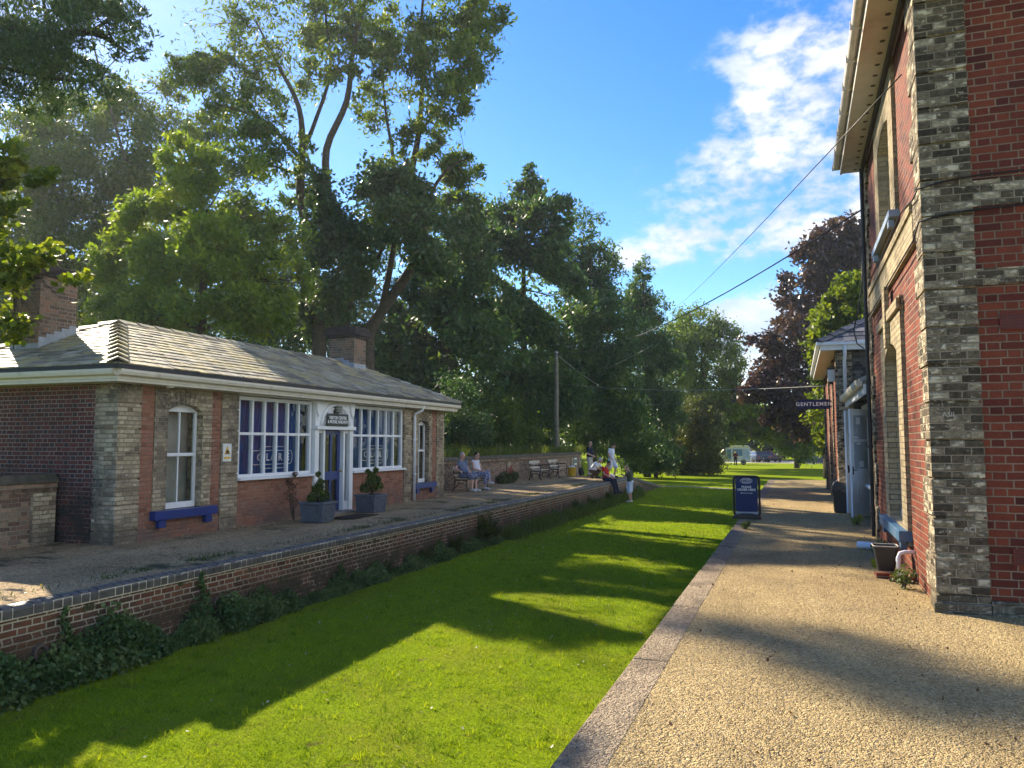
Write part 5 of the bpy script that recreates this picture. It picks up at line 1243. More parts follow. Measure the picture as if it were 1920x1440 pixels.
def tree(name,label,cat,leaf,lobes,n,size,trunks,rad,bark=None,clusters=14,seed=0,group=None,spread=.34,droop=0.0,shell=.35,aspect=.42,twigs=True,thin=True,extra=None,up=.55):
    """lobes: (centre xyz, (rx,ry,rz), weight); trunks: list of polylines (world), rad: list of (r0,r1)"""
    rng=np.random.default_rng(seed+100)
    base=trunks[0][0]; t=thing(name,label,cat,tuple(map(float,base)),0,group)
    wood=MB(); nodes=[]
    for P,(r0,r1) in zip(trunks,rad):
        k=len(P); rr=[r0+(r1-r0)*i/(k-1) for i in range(k)]
        # smooth the polyline
        Q=[];RR=[]
        for i in range(k-1):
            p0=np.array(P[max(0,i-1)],float);p1=np.array(P[i],float);p2=np.array(P[i+1],float);p3=np.array(P[min(k-1,i+2)],float)
            for j in range(4):
                u=j/4; Q.append(tuple(.5*((2*p1)+(-p0+p2)*u+(2*p0-5*p1+4*p2-p3)*u*u+(-p0+3*p1-3*p2+p3)*u**3))); RR.append(rr[i]+(rr[i+1]-rr[i])*u)
        Q.append(tuple(P[-1])); RR.append(rr[-1])
        wood.tube(Q,RR,10)
        nodes+=[(np.array(q),r) for q,r in zip(Q,RR)]
    NP_=np.array([q for q,_ in nodes]); NR=np.array([r for _,r in nodes])
    C=[];K=[]; tot=sum(l[2]*np.prod(l[1])**(.62) for l in lobes)
    for (c,r,w) in lobes:
        c=np.array(c,float); r=np.array(r,float)
        d=np.linalg.norm(NP_-c,axis=1)+np.maximum(0,NP_[:,2]-c[2])*1.5
        i=int(np.argmin(d)); a=NP_[i]; r0=min(NR[i]*.6,.02+.018*np.linalg.norm(c-a))
        lp=limb_pts(a,c,rng,6,.10,.05); L=np.linalg.norm(c-a)
        wood.tube(lp,[r0*(1-.72*k/6) for k in range(7)],6)
        nl=max(8,int(n*w*np.prod(r)**.62/tot)); nc=max(3,int(clusters*w))
        u=unit(nc,rng); rad_=(shell+(1-shell)*rng.random(nc))**.6
        cc=c+u*rad_[:,None]*r
        if twigs:
            for q in cc[:10]:
                f=rng.uniform(.35,1.0); s0=np.array(lp[int(f*6)])
                wood.tube(limb_pts(s0,q,rng,3,.16),[r0*.30,r0*.2,r0*.13,r0*.06],4,False)
        idx=rng.integers(0,nc,nl); cr=spread*np.cbrt(np.prod(r))*(.6+.8*rng.random(nc))
        off=rng.normal(size=(nl,3))*.62; off[:,2]*=.75
        p=cc[idx]+off*cr[idx][:,None]; p[:,2]-=droop*np.abs(off[:,0]*off[:,1])*cr[idx]
        kc=rng.random(nc)
        C.append(p); K.append(.55*kc[idx]+.45*rng.random(nl))
    C=np.concatenate(C); K=np.concatenate(K)
    C=C+ (rng.normal(size=C.shape)*.02)
    if thin: k=lit_keep(C,rng); C=C[k];K=K[k]
    np_mesh('crown',leaf_polys(C,size,rng,aspect,droop,up=up),4,leaf,t,np.clip(K,0,1))
    wood.build('trunk',bark or BARK,t,smooth=True,fix=False)
    return t
def PX(u,v,y): return tuple(at(u,v,y=y))
def LB(u,v,ru,rv,y,w=1.0,dy=0.0,dr=None):
    p=at(u,v,y=y+dy); d=depth(p)/F; rx,rz=ru*d,rv*d
    return (p,(rx,dr if dr else (rx+rz)/2,rz),w)
def LBs(lst,y,rng_seed=0,jit=1.5,dr=None):
    r_=random.Random(rng_seed); return [LB(*(q[:4]),y,q[4] if len(q)>4 else 1.0,r_.uniform(-jit,jit),dr) for q in lst]
def T(pts,y,dys=None): return [PX(u,v,y+(dys[i] if dys else 0)) for i,(u,v) in enumerate(pts)]
def ground_T(u,y,top,z=None):
    """vertical-ish trunk from the terrain up to pixel (u,top)"""
    p=at(u,top,y=y); x=p[0]; z0=bank(x,y)-.1 if z is None else z
    return [(x+.1,y,z0),(x,y,z0+(p[2]-z0)*.5),tuple(p)]
# --- the tall ash with two groups of stems behind the building
y=30
base1=at(600,665,y=y); base2=at(688,655,y=y)
A=[(base1[0],y,1.3)]+T([(598,640),(590,560),(580,450),(563,370),(567,285),(560,200),(520,120),(480,40)],y)
A2=T([(578,440),(612,380),(612,280),(650,190),(663,90),(690,-20),(700,-110)],y)
A3=T([(567,285),(590,230),(620,130),(610,20),(620,-60)],y,[0,.5,1,1,1])
A4=T([(565,300),(500,230),(440,205),(390,190)],y,[0,-.6,-1,-1])
Bt=[(base2[0],y+1,1.3)]+T([(690,650),(715,585),(770,505),(795,430),(770,350),(785,250),(792,150),(790,40),(800,-60)],y+1)
B2=T([(715,585),(732,500),(745,400),(738,300),(722,200),(715,90)],y+1)
B3=T([(772,500),(806,372),(832,325),(858,305),(872,300)],y+1,[0,-.4,-.8,-.8,-.8])
B4=T([(785,250),(840,180),(880,110),(900,40)],y+1,[0,.5,1,1])
lob=[(395,50,70,60),(430,150,70,60),(385,245,55,55),(480,50,80,60),(530,130,80,60),(490,215,70,45),(450,290,70,40,.7),(590,40,70,50),(630,120,60,50,.8),(545,290,50,45,.7),(700,50,70,55),(765,130,60,55),(830,55,70,50),(885,120,45,55),(905,30,45,45),(840,190,50,42),(790,255,50,40,.8),(862,316,42,32,1.8),(735,320,45,40,.7),(690,200,40,40,.6),
 (480,-70,110,60,.5),(620,-80,110,60,.5),(760,-70,100,60,.5),(870,-50,80,50,.6),(365,120,50,50,.8),(660,-10,60,50,.6),(560,370,40,40,.5)]
tree('ash_tree','tall airy ash tree with bare forked stems rising behind the visitor centre roof','tree',LF['ash'],LBs(lob,y,3,2.2),70000,.27,[A,A2,A3,A4,Bt,B2,B3,B4],[(.36,.04),(.23,.04),(.12,.03),(.11,.025),(.31,.04),(.17,.03),(.11,.02),(.08,.02)],BARK,clusters=22,seed=1,spread=.30,droop=.55,aspect=.36)
lob=[(622,430,50,60),(640,500,45,70),(625,560,30,40),(740,420,55,55),(715,345,45,45),(790,455,50,45),(810,500,40,35),(765,385,45,45),(585,600,16,45),(600,370,28,40)]
tree('ivy_tree','dark ivy clad stems between the two forks of the tall ash','tree',LF['ivy'],LBs(lob,y-.3,4,.8),30000,.21,[[(base1[0]+1.2,y+.6,1.3)]+T([(622,600),(640,480),(622,400)],y+.6),[(base1[0]+1.2,y+.6,1.3)]+T([(650,600),(700,500),(745,420),(790,450)],y+.6)],[(.2,.05),(.15,.04)],BARKD,clusters=10,seed=2,spread=.5,aspect=.7,thin=True)
# --- bright rounded tree just behind the roof
lob=[(345,300,55,45),(430,320,70,50),(380,380,90,60),(290,420,75,60),(480,400,70,60),(540,450,45,45),(410,460,90,60),(320,500,85,60),(250,520,70,55),(480,510,80,55),(550,520,35,45),(400,560,100,50),(290,590,80,50),(490,590,80,45),(230,600,60,45),(210,470,40,40,.7)]
tree('broadleaf_tree','bright green rounded tree standing close behind the visitor centre roof','tree',LF['bright'],LBs(lob,21.5,5,1.6),52000,.23,[ground_T(385,22,400)],[(.24,.06)],BARKD,clusters=34,seed=3,spread=.27,aspect=.40)
over=[]
for (u,v,r_) in [(1290,1165,.38),(1350,1180,.42),(1430,1195,.50),(1500,1205,.55),(1560,1232,.6),(1640,1245,.6),(1720,1268,.6),(1800,1285,.65),(1880,1300,.65),(1950,1300,.7),(1680,1215,.35),(1840,1335,.5)]:
    g0=at(u,v,z=0); tt=(32-g0[1])/.645; over.append(((g0[0]-tt,32+random.uniform(-.5,.5),.765*tt),(r_*.9,r_*.9,r_*.75),.32))
# --- feathery grey-green tree far left
lob=[(40,260,80,70),(140,230,80,60),(240,210,70,50),(310,250,60,50),(90,330,90,60),(200,310,90,60),(280,330,70,50),(40,420,80,70),(150,410,90,60),(240,400,70,60),(60,520,90,60),(170,500,80,60),(-60,340,90,90,.7),(-60,480,90,90,.7),(320,180,40,35,.6),(120,590,120,50),(20,610,80,50)]
tree('willow_tree','feathery grey-green tree filling the left behind the near chimney','tree',LF['pale'],LBs(lob,36,6,3)+over,90000,.30,[ground_T(120,36,300),ground_T(235,37,300),T([(235,300),(200,180),(170,60),(150,-60)],33)],[(.30,.06),(.22,.05),(.08,.03)],BARK,clusters=18,seed=4,spread=.38,droop=.5,aspect=.42)
# --- dark overhanging tree, upper left
lob=[(40,40,70,60),(130,50,70,55),(200,110,55,40),(245,100,35,30,.7),(110,120,70,45),(30,130,60,50),(180,30,60,40),(70,190,60,30,.6),(160,170,45,28,.6),(-60,60,100,80,.8),(60,-60,120,60,.6),(-50,170,70,60,.6),(270,90,16,16,.4)]
lob+=[(250,60,40,30,.5),(215,150,45,30,.6),(90,90,60,50),(150,0,60,40),(230,0,40,36,.6),(0,80,60,60)]
tx=at(-330,300,y=12)
tree('overhanging_tree','dark tree with drooping ash-like branches overhanging the upper left','tree',LF['ivy'],LBs(lob,12,7,.7),30000,.125,[[(tx[0],12,bank(tx[0],12)-.1),(tx[0]+.2,12,4),(tx[0]+.4,12,7)]+T([(-120,40),(60,70),(170,60),(240,100)],12),T([(-160,70),(20,130),(120,150),(190,150)],12)],[(.30,.03),(.06,.02)],BARKD,clusters=22,seed=5,spread=.36,droop=.7,aspect=.30)
# --- maple at the left edge in front of the near chimney
lob=[(30,500,50,38),(85,515,45,34),(140,520,30,22,.6),(42,575,42,34),(112,560,36,20,.4),(10,620,45,26,.7),(-60,560,80,80),(70,475,40,22,.6),(30,300,36,34,.5),(70,330,32,20,.35),(10,385,36,20,.35),(-50,330,60,60,.6),(-40,440,60,50,.7),(25,655,30,12,.3)]
tx=at(-260,700,y=9.0)
tree('maple_tree','yellow-green maple leaning in at the left edge over the near chimney','tree',LF['maple'],LBs(lob,9.0,8,.35),13000,.125,[[(tx[0],9.0,bank(tx[0],9)-.1),(tx[0]+.1,9.0,2.6)]+T([(-110,520),(0,530),(80,520)],9.0),T([(-180,620),(-80,420),(-10,330)],9.0)],[(.15,.02),(.08,.015)],BARK,clusters=16,seed=6,spread=.40,aspect=.85,up=.9)
# --- dark wood behind the boundary wall: individual crowns
def dtree(label,lob,y,n,seed,size=.36,leaf='dark',nm='broadleaf_tree',u=None,top=None,r0=.3,**k):
    uu=u if u is not None else sum(l[0] for l in lob)/len(lob); tp=top if top is not None else min(l[1] for l in lob)+40
    k.setdefault('clusters',30); k.setdefault('spread',.34)
    return tree(nm,label,'tree',LF[leaf],LBs(lob,y,seed,2.0),n,size,[ground_T(uu,y,tp)],[(r0,.06)],BARKD,seed=seed,group='trees of the dark wood',**k)
dtree('dark leafy tree directly right of the tall ash and its far chimney',[(860,400,50,40),(850,460,70,60),(800,560,70,60),(880,540,60,60),(830,640,80,70),(770,640,60,60),(890,680,70,80),(800,730,70,60),(880,770,60,60)],37,42000,11)
dtree('dark tree with a spiky sunlit top near the middle of the wood',[(995,330,14,22,.5),(990,365,32,26,.8),(960,410,50,36),(1035,410,50,40),(930,470,50,50),(1000,480,70,55),(950,560,80,60),(1040,560,70,60),(980,650,90,70),(1000,750,90,70),(920,790,60,50)],43,55000,12,shell=.4)
dtree('dark tree with a rounded shoulder left of the tall utility pole',[(1085,430,38,38),(1060,490,50,45),(1115,500,45,45),(1100,570,60,55),(1060,640,60,60),(1140,620,60,60),(1100,700,70,60),(1160,700,50,60),(1080,790,70,50),(1160,780,50,50)],50,48000,13,size=.29)
dtree('slim dark tree with a ragged broken top beside the gap in the wood',[(1207,505,14,26,.7),(1195,545,24,26),(1185,580,36,34),(1222,580,34,34),(1205,640,50,45),(1180,700,50,50),(1230,690,40,50),(1200,770,60,50),(1240,770,40,45)],60,32000,14,size=.30)
dtree('rounded tree with sunlit olive crown at the far end of the wood',[(1310,605,55,28),(1270,635,45,35),(1350,640,40,40),(1300,670,60,45),(1370,690,30,40),(1260,700,50,50),(1330,720,60,40),(1290,760,60,40),(1360,750,45,40)],78,38000,15,size=.36,leaf='ash')
dtree('dark low tree crowding the gap behind the tall ash stems',[(640,560,60,60),(690,480,60,70),(650,640,50,40),(740,600,60,70),(720,680,60,60),(560,560,50,60),(530,620,60,50),(680,720,80,50)],41,36000,16,size=.28)
dtree('shadowed tree behind the bright rounded tree and the roof ridge',[(480,480,90,80),(380,540,100,80),(260,600,90,60),(560,620,70,60),(420,640,120,50),(180,560,80,70),(80,640,100,60),(560,400,50,60,.6),(470,330,60,60,.5)],44,44000,17,size=.32)
dtree('tall dark tree standing behind the feathery tree on the far left',[(60,560,110,90),(-60,500,100,120),(160,620,90,60),(40,660,90,50),(250,480,70,70,.6),(30,420,80,70,.5)],46,36000,18,size=.34)
# shrubs along the bank behind the wall
for i,(lab,lob,yy,n,sz,lf) in enumerate([
 ('dark laurel-like shrub against the far end of the visitor centre',[(860,760,40,60),(880,810,40,36),(850,820,24,30)],30,9000,.16,'dark'),
 ('tangled green shrub behind the boundary wall near the first bench',[(930,790,45,45),(970,815,45,26),(910,830,36,16)],36,9000,.17,'ash'),
 ('broad dark shrub to the left of the tall utility pole foot',[(1000,790,40,40),(1030,820,28,24),(985,825,36,18)],42.5,7000,.19,'dark'),
 ('dense dark bush to the right of the tall utility pole',[(1080,780,45,50),(1120,800,50,45),(1075,830,40,24)],47,10000,.20,'dark'),
 ('deep green thicket bush behind the standing boy in white',[(1170,800,50,50),(1210,830,45,36),(1150,840,50,28)],54,10000,.23,'dark'),
 ('low spreading bush at the foot of the bank by the lawn',[(1230,850,40,30),(1190,862,40,20),(1250,872,30,14),(1215,872,30,14)],58,12000,.24,'dark'),
 ('dark bush under the rounded far tree beside the pale bush',[(1345,812,24,24),(1325,840,18,24),(1360,796,20,22)],82,7000,.30,'dark')]):
    y0=yy; c0=at(lob[0][0],lob[0][1],y=yy); z0=bank(c0[0],yy)
    tree('shrub',lab,'shrub',LF[lf],LBs(lob,yy,30+i,.8),n,sz,[[(c0[0],yy,z0-.1),(c0[0]+.1,yy,z0+.6),tuple(c0)]],[(.09,.03)],BARKD,clusters=16,seed=30+i,spread=.40,thin=False,group='shrubs on the bank')
# pale bushes across the lawn
tree('flowering_bush','pale bush with pinkish orange top beside the short timber pole','bush',LF['bush'],LBs([(1305,765,32,22),(1290,800,45,34),(1325,815,40,36),(1300,850,55,34),(1328,858,20,24),(1270,850,30,30),(1310,874,46,16),(1275,878,34,14)],65,41,.8),24000,.26,[[tuple(at(1290,888,z=-.95))]+T([(1295,850),(1300,790)],65)],[(.16,.04)],BARK,clusters=22,seed=41,spread=.36,thin=False)
tree('flowering_bush','smaller pale-leaved bush left of the short timber pole','bush',LF['bush'],LBs([(1222,790,30,24),(1235,815,34,24),(1200,770,20,18)],60,42,.6),6000,.22,[ground_T(1225,60,800)],[(.12,.03)],BARKD,clusters=14,seed=42,spread=.36,thin=False)
# --- right side: copper beech, lime-green tree, green tree below it
lob=[(1575,440,50,26),(1530,480,40,30),(1590,500,50,40),(1500,540,40,36),(1560,560,60,45),(1480,590,36,36),(1530,620,60,45),(1590,620,50,50),(1470,640,40,36),(1420,640,24,12,.6),(1395,632,12,7,.3),(1450,690,50,36),(1520,690,60,45),(1425,730,36,26),(1480,750,50,36),(1540,750,40,40),(1460,785,34,20,.7),(1500,800,40,22,.7),(1600,700,40,60)]
tree('copper_beech','large dark purple copper beech rising behind the outbuildings','tree',LF['copper'],LBs(lob,62,50,2.0),60000,.38,[ground_T(1545,62,560)],[(.55,.10)],BARKD,clusters=18,seed=50,spread=.36,aspect=.62)
lob=[(1600,540,30,30),(1575,575,36,32),(1610,600,26,40),(1545,610,36,34),(1580,640,36,36),(1530,655,26,30),(1545,705,24,34),(1535,765,20,32),(1552,810,20,36),(1590,700,40,60)]
tree('lime_tree','sunlit yellow-green tree directly behind the gentlemen block','tree',LF['lime'],LBs(lob,38,51,.7),26000,.24,[ground_T(1585,38.6,620)],[(.2,.05)],BARK,clusters=14,seed=51,spread=.36,aspect=.55)
lob=[(1370,780,36,26),(1400,765,36,22),(1395,800,36,16),(1440,785,40,26),(1430,810,36,14),(1480,805,40,28),(1475,832,30,18),(1510,835,36,24),(1545,835,20,24),(1380,820,20,10,.6)]
tree('chestnut_tree','mid-green spreading tree with hanging leaves under the copper beech','tree',LF['bright'],LBs(lob,84,52,1.6),28000,.38,[ground_T(1490,86,790)],[(.30,.08)],BARKD,clusters=14,seed=52,spread=.40,aspect=.6)
# --- far belt of wood that closes the view (reads as one mass)
rng=np.random.default_rng(77); n=52000
xs_=rng.uniform(-95,40,n); ht=np.where(xs_<-28,15+3*np.sin(xs_*.3),9.5+1.5*np.sin(xs_*.35)+1.0*np.sin(xs_*.9+1)); ys_=128+rng.normal(size=n)*3.0-np.where(xs_<-28,(-28-xs_)*.62,0)
zs_=-1+ht*np.sqrt(rng.random(n))*(.72+.28*rng.random(n))
C=np.stack([xs_,ys_,zs_],1)
tag(np_mesh('far_wood',leaf_polys(C,1.05,rng,.6),4,LF['wood'],None,np.clip(.6*(.5+.5*np.sin(xs_*.8)*np.cos(zs_*1.1))+.4*rng.random(n),0,1)),'far belt of dark trees closing the view beyond the lawn and car park','wood',kind='stuff')

n=26000; ys_=rng.uniform(-45,112,n); xs_=-64+rng.normal(size=n)*2.6; zs_=.6+(8.5+1.6*np.sin(ys_*.22)+1.1*np.sin(ys_*.63))*np.sqrt(rng.random(n))*(.72+.28*rng.random(n))
C=np.stack([xs_,ys_,zs_],1)
tag(np_mesh('far_wood',leaf_polys(C,1.0,rng,.6),4,LF['wood'],None,np.clip(.6*(.5+.5*np.sin(ys_*.7)*np.cos(zs_*1.1))+.4*rng.random(n),0,1)),'low belt of trees far behind the visitor centre on the left','wood',kind='stuff')
# --- plants in pots, dry plant, plants by the house
def shrub_local(name,label,cat,leaf,c,blobs,n,size,stems,seed,aspect=.5,up=.6):
    rng=np.random.default_rng(seed); t=thing(name,label,cat,c); P=[];K=[]
    for (dx,dy,dz,r) in blobs:
        k=n//len(blobs); q=unit(k,rng)*(r*rng.random(k)**.45)[:,None]; P.append(q+np.array(c)+np.array([dx,dy,dz])); K.append(rng.random(k)*.6+rng.random()*.4)
    P=np.concatenate(P); np_mesh('leaves',leaf_polys(P,size,rng,aspect,up=up),4,leaf,t,np.concatenate(K))
    m=MB()
    for (dx,dy,dz,r) in blobs: m.tube(limb_pts(c,np.array(c)+np.array([dx,dy,dz]),rng,4,.08),[.014,.012,.010,.008,.005],5)
    m.build('stem',BARK,t); return t
shrub_local('potted_shrub','leafy dark green shrub growing in the nearer planter','plant',LF['pot'],(PL1[0],PL1[1],.40),[(-.1,-.06,.12,.12),(.12,.06,.16,.13),(.02,-.1,.30,.10),(-.06,.1,.34,.11),(.06,.0,.46,.07),(-.02,.02,.62,.05),(.13,-.1,.24,.07)],1300,.085,None,61)
shrub_local('potted_shrub','bushy green shrub with flower tips growing in the farther planter','plant',LF['pot'],(PL2[0],PL2[1],.40),[(-.12,-.1,.20,.13),(.12,.1,.22,.14),(.1,-.14,.36,.12),(-.1,.14,.38,.13),(.02,.0,.48,.12),(.06,.1,.62,.06),(-.08,-.04,.60,.05),(.16,.02,.40,.08)],1900,.085,None,62)
shrub_local('dry_plant','brown withered plant leaning on the brick wall beside the nearer planter','plant',LF['dry'],(-10.35,14.35,.0),[(-.1,0,.55,.14),(-.12,.1,.75,.12),(-.1,-.08,.85,.08),(-.12,.16,1.0,.06),(-.05,.1,.4,.12)],520,.06,None,63,.3)
for i,(x,y,lb,s_,nm) in enumerate([(1.12,10.15,'leafy weed with small spikes growing at the house wall foot beside the pipe',.16,'weed'),(1.0,11.65,'low bright green weed tuft beside the black pot',.10,'weed'),(1.14,13.2,'green weed tuft at the house wall foot behind the pipe offcut',.13,'weed'),(1.12,17.6,'small weed at the foot of the open white door',.12,'weed'),(-1.0,16.0,'small weed tuft in the joint of the stone edging',.10,'weed')]):
    shrub_local(nm,lb,'plant',LF['lime'] if i in (1,3) else LF['pot'],(x,y,0.0),[(0,0,s_*.6,s_),(.04,-.05,s_*1.2,s_*.7),(-.03,.08,s_*.7,s_*.8)],260,.05,None,70+i,.35,.2)
# red valerian-like plant at the boundary wall
shrub_local('red_flowering_plant','low plant with red flower heads at the foot of the boundary wall','plant',LF['fern'],(-11.55,30.6,0),[(0,0,.2,.3),(0,.6,.2,.3),(.05,-.6,.15,.25),(0,1.0,.25,.25)],2200,.09,None,80)
rng=np.random.default_rng(4); P=np.array([-11.5,31.0,.55])+rng.normal(size=(160,3))*np.array([.07,.16,.09]); fl=np_mesh('flower_heads',leaf_polys(P,.05,rng,.8),4,leafmat('red_petals',[(0,(.25,.015,.03)),(1,(.45,.05,.06))],.3),None,rng.random(160))
fl.parent=[o for o in bpy.data.objects if o.name.startswith('red_flowering_plant')][0]; fl.matrix_parent_inverse=wmat(fl.parent).inverted()

# --- ivy and ground cover along the foot of the platform wall (one mass), ferns as individual plants
rng=np.random.default_rng(8); n=95000
yy=2+38*rng.random(n)**1.25
def ivyh(y): return .20+.07*np.sin(y*2.1)+.06*np.sin(y*4.3+1)+.05*np.sin(y*9.1)+np.where(y<8.6,.22+.14*np.sin(y*3.7+.6),0)+np.where((y>8.9)&(y<9.9),.16,0)
prof=np.clip(ivyh(yy),.10,.70)
h=prof*rng.random(n)**.9*(.75+.5*rng.random(n)); wd=.16+.55*np.clip(prof,0,.5)
out=wd*rng.random(n)**.8*np.sqrt(np.clip(1.05-h/(prof*1.25),.02,1))
C=np.stack([XW+.02+out,yy,-.96+h],1)
V=np.concatenate([leaf_polys(C[C[:,1]<11],.052,rng,.85,up=.35),leaf_polys(C[C[:,1]>=11],.075,rng,.8,up=.35)]); C=np.concatenate([C[C[:,1]<11],C[C[:,1]>=11]])
tag(np_mesh('ivy',V,4,LF['ground'],None,np.clip(.45*(.5+.5*np.sin(C[:,1]*4+C[:,2]*9))+.55*rng.random(len(C)),0,1)),'dark ivy and ground cover creeping along the foot of the platform wall','ivy',kind='stuff')
C=[]
for (y0,z0,z1,w) in [(6.55,-.70,-.12,.05),(8.65,-.6,-.06,.06),(12.1,-.7,-.45,.06),(5.1,-.7,-.5,.10)]:
    k=210; q=rng.random(k); C.append(np.stack([XW+.04+.05*rng.random(k),y0+rng.normal(size=k)*w*(1.2-q)+.05*np.sin(q*6),z0+(z1-z0)*q],1))
C=np.concatenate(C); tag(np_mesh('ivy',leaf_polys(C,.05,rng,.8,up=.2),4,LF['ground'],None,rng.random(len(C))),'strands of ivy climbing the platform wall towards its coping','ivy',kind='stuff')
def fern(label,x,y,z,h,n,seed,leaf='fern'):
    rng=np.random.default_rng(seed); t=thing('fern',label,'plant',(x,y,z),0,'fern-like plants along the platform wall'); V=[];K=[]; m=MB()
    for f in range(n):
        az=rng.uniform(-1.9,1.9); L=h*rng.uniform(.7,1.15); lean=rng.uniform(.25,.8); P=[]
        for k in range(9):
            q=k/8; P.append(np.array([x+.05+math.cos(az)*L*lean*q*.9,y+math.sin(az)*L*lean*q*.9,z+L*(q-.45*lean*q*q*1.3)]))
        m.tube(P,[.007*(1-.8*k/8) for k in range(9)],4,False)
        tdir=np.array([-math.sin(az),math.cos(az),0])
        for k in range(1,9):
            for s_ in (-1,1):
                for e in (0,.5):
                    b=P[k-1]+(P[k]-P[k-1])*e; l=.30*h*(1-.75*k/8)+.02; dirv=tdir*s_*.9+(P[k]-P[k-1])/np.linalg.norm(P[k]-P[k-1])*.5; dirv/=np.linalg.norm(dirv)
                    wv=(P[k]-P[k-1])/np.linalg.norm(P[k]-P[k-1])*l*.16
                    V.append([b,b+dirv*l*.5+wv,b+dirv*l-np.array([0,0,.1*l]),b+dirv*l*.5-wv]); K.append(rng.random())
    np_mesh('fronds',np.array(V),4,LF[leaf],t,K); m.build('stem',BARK,t)
for i,(y,h,n_,lb) in enumerate([(15.3,.55,16,'spreading brown-tipped fern low on the platform wall below the visitor door'),(16.9,.62,18,'bushy fern leaning out from the wall beyond the visitor door'),(18.7,.85,22,'tall dark fern clump reaching the coping of the platform wall'),(19.2,.70,16,'dark fern growing against the tall fern clump'),(13.6,.45,12,'small fern low on the wall below the nearer planter'),(27.5,.7,16,'grassy fern clump beneath the benches stretch of platform wall'),(29.8,.7,16,'grassy fern clump farther along the platform wall'),(32.4,.75,18,'dark fern clump at the wall foot by the man in red'),(36.5,.7,16,'fern clump at the wall foot near the platform ramp'),(7.55,.30,9,'little bright fern near the ivy at the wall foot')]):
    fern(lb,XW+.02,y,-.95+(.0 if h<.8 else .1),h,n_,200+i,'fern')
# rough grass on top of the boundary wall and bank
rng=np.random.default_rng(15); n=26000
yy=rng.uniform(23.5,46,n); xx=XB-.1-np.abs(rng.normal(size=n))*1.2
zz=np.array([bank(float(a),float(b)) for a,b in zip(xx,yy)]); zz=np.maximum(zz,np.where(xx>XB-.3,1.15,zz))
def blades(X,Y,Z,h,w,rng,lean=.4):
    n=len(X); az=rng.uniform(0,2*math.pi,n); hh=h*(.5+.9*rng.random(n)); ww=w*(.6+.8*rng.random(n)); la=rng.uniform(0,2*math.pi,n); ln=lean*rng.random(n)*hh
    b=np.stack([X,Y,Z],1); s=np.stack([np.cos(az)*ww/2,np.sin(az)*ww/2,np.zeros(n)],1)
    tip=b+np.stack([np.cos(la)*ln,np.sin(la)*ln,hh],1)
    return np.stack([b-s,b+s,tip],1)
tag(np_mesh('bank_grass',blades(xx,yy,zz-.02,.42,.02,rng,.8),3,LF['pale'],None,rng.random(n)),'long rough grass on the bank above the boundary wall','grass',kind='stuff')
# tall weeds along the farther foot of the platform wall
k=15000; Y=rng.uniform(20,39,k); sel=rng.random(k)<.25+.75*(np.sin(Y*2.3)*np.sin(Y*.9+1)>-.1); Y=Y[sel]; k=len(Y); X=XW+.02+np.abs(rng.normal(size=k))*.22; hh=np.clip(.45-.5*(X-XW),.1,.5)*(.6+.4*np.sin(Y*1.7)**2)
V=np.concatenate([blades(X,Y,np.full(k,-.96),.34,.026,rng,1.3)])
tag(np_mesh('wall_weeds',V,3,LF['pale'],None,rng.random(k)),'rough grasses and nettles along the farther foot of the platform wall','grass',kind='stuff')
# --- lawn blades
rng=np.random.default_rng(16); parts=[]
for (y0,y1,dens,h,w) in [(2.2,6.5,5200,.036,.0065),(6.5,10,3600,.038,.008),(10,16,1700,.042,.011),(16,26,650,.048,.018),(26,46,170,.055,.035)]:
    k=int(dens*(y1-y0)*6.4); X=rng.uniform(XW+.1,-1.29,k); Y=rng.uniform(y0,y1,k)
    patch=.5+.28*np.sin(X*2.1+np.sin(Y*1.3)*1.7)*np.sin(Y*1.7+X)+.22*np.sin(X*7.3+2*np.sin(Y*3.1))*np.sin(Y*6.1+2*np.sin(X*2.7)); kk=rng.random(k)<(.28+.85*patch); X,Y=X[kk],Y[kk]
    parts.append((blades(X,Y,np.full(len(X),-.955),h*.75,w,rng,2.4),np.clip(.25*(.5+.5*np.sin(X*1.1)*np.cos(Y*.8+X*.5))+.20*(.5+.5*np.sin(X*5.7+np.sin(Y*4)*2)*np.sin(Y*5.2+X))+.58*rng.random(len(X)),0,1)))
nt_=2600; tx_=rng.uniform(XW+.3,-1.35,nt_); ty_=2.2+22*rng.random(nt_)**1.5; rep=14; X=np.repeat(tx_,rep)+rng.normal(size=nt_*rep)*.03; Y=np.repeat(ty_,rep)+rng.normal(size=nt_*rep)*.03; ok=X<-1.3; X,Y=X[ok],Y[ok]; hv=np.repeat(rng.uniform(.035,.075,nt_),rep)[ok]
parts.append((blades(X,Y,np.full(len(X),-.955),hv,.009,rng,1.3),np.clip(np.repeat(rng.random(nt_),rep)[ok]*.7+.3*rng.random(len(X)),0,1)))
tag(np_mesh('lawn_grass',np.concatenate([p[0] for p in parts]),3,LF['blade'],None,np.concatenate([p[1] for p in parts])),'short mown grass blades covering the sunken lawn between the platforms','grass',kind='stuff')
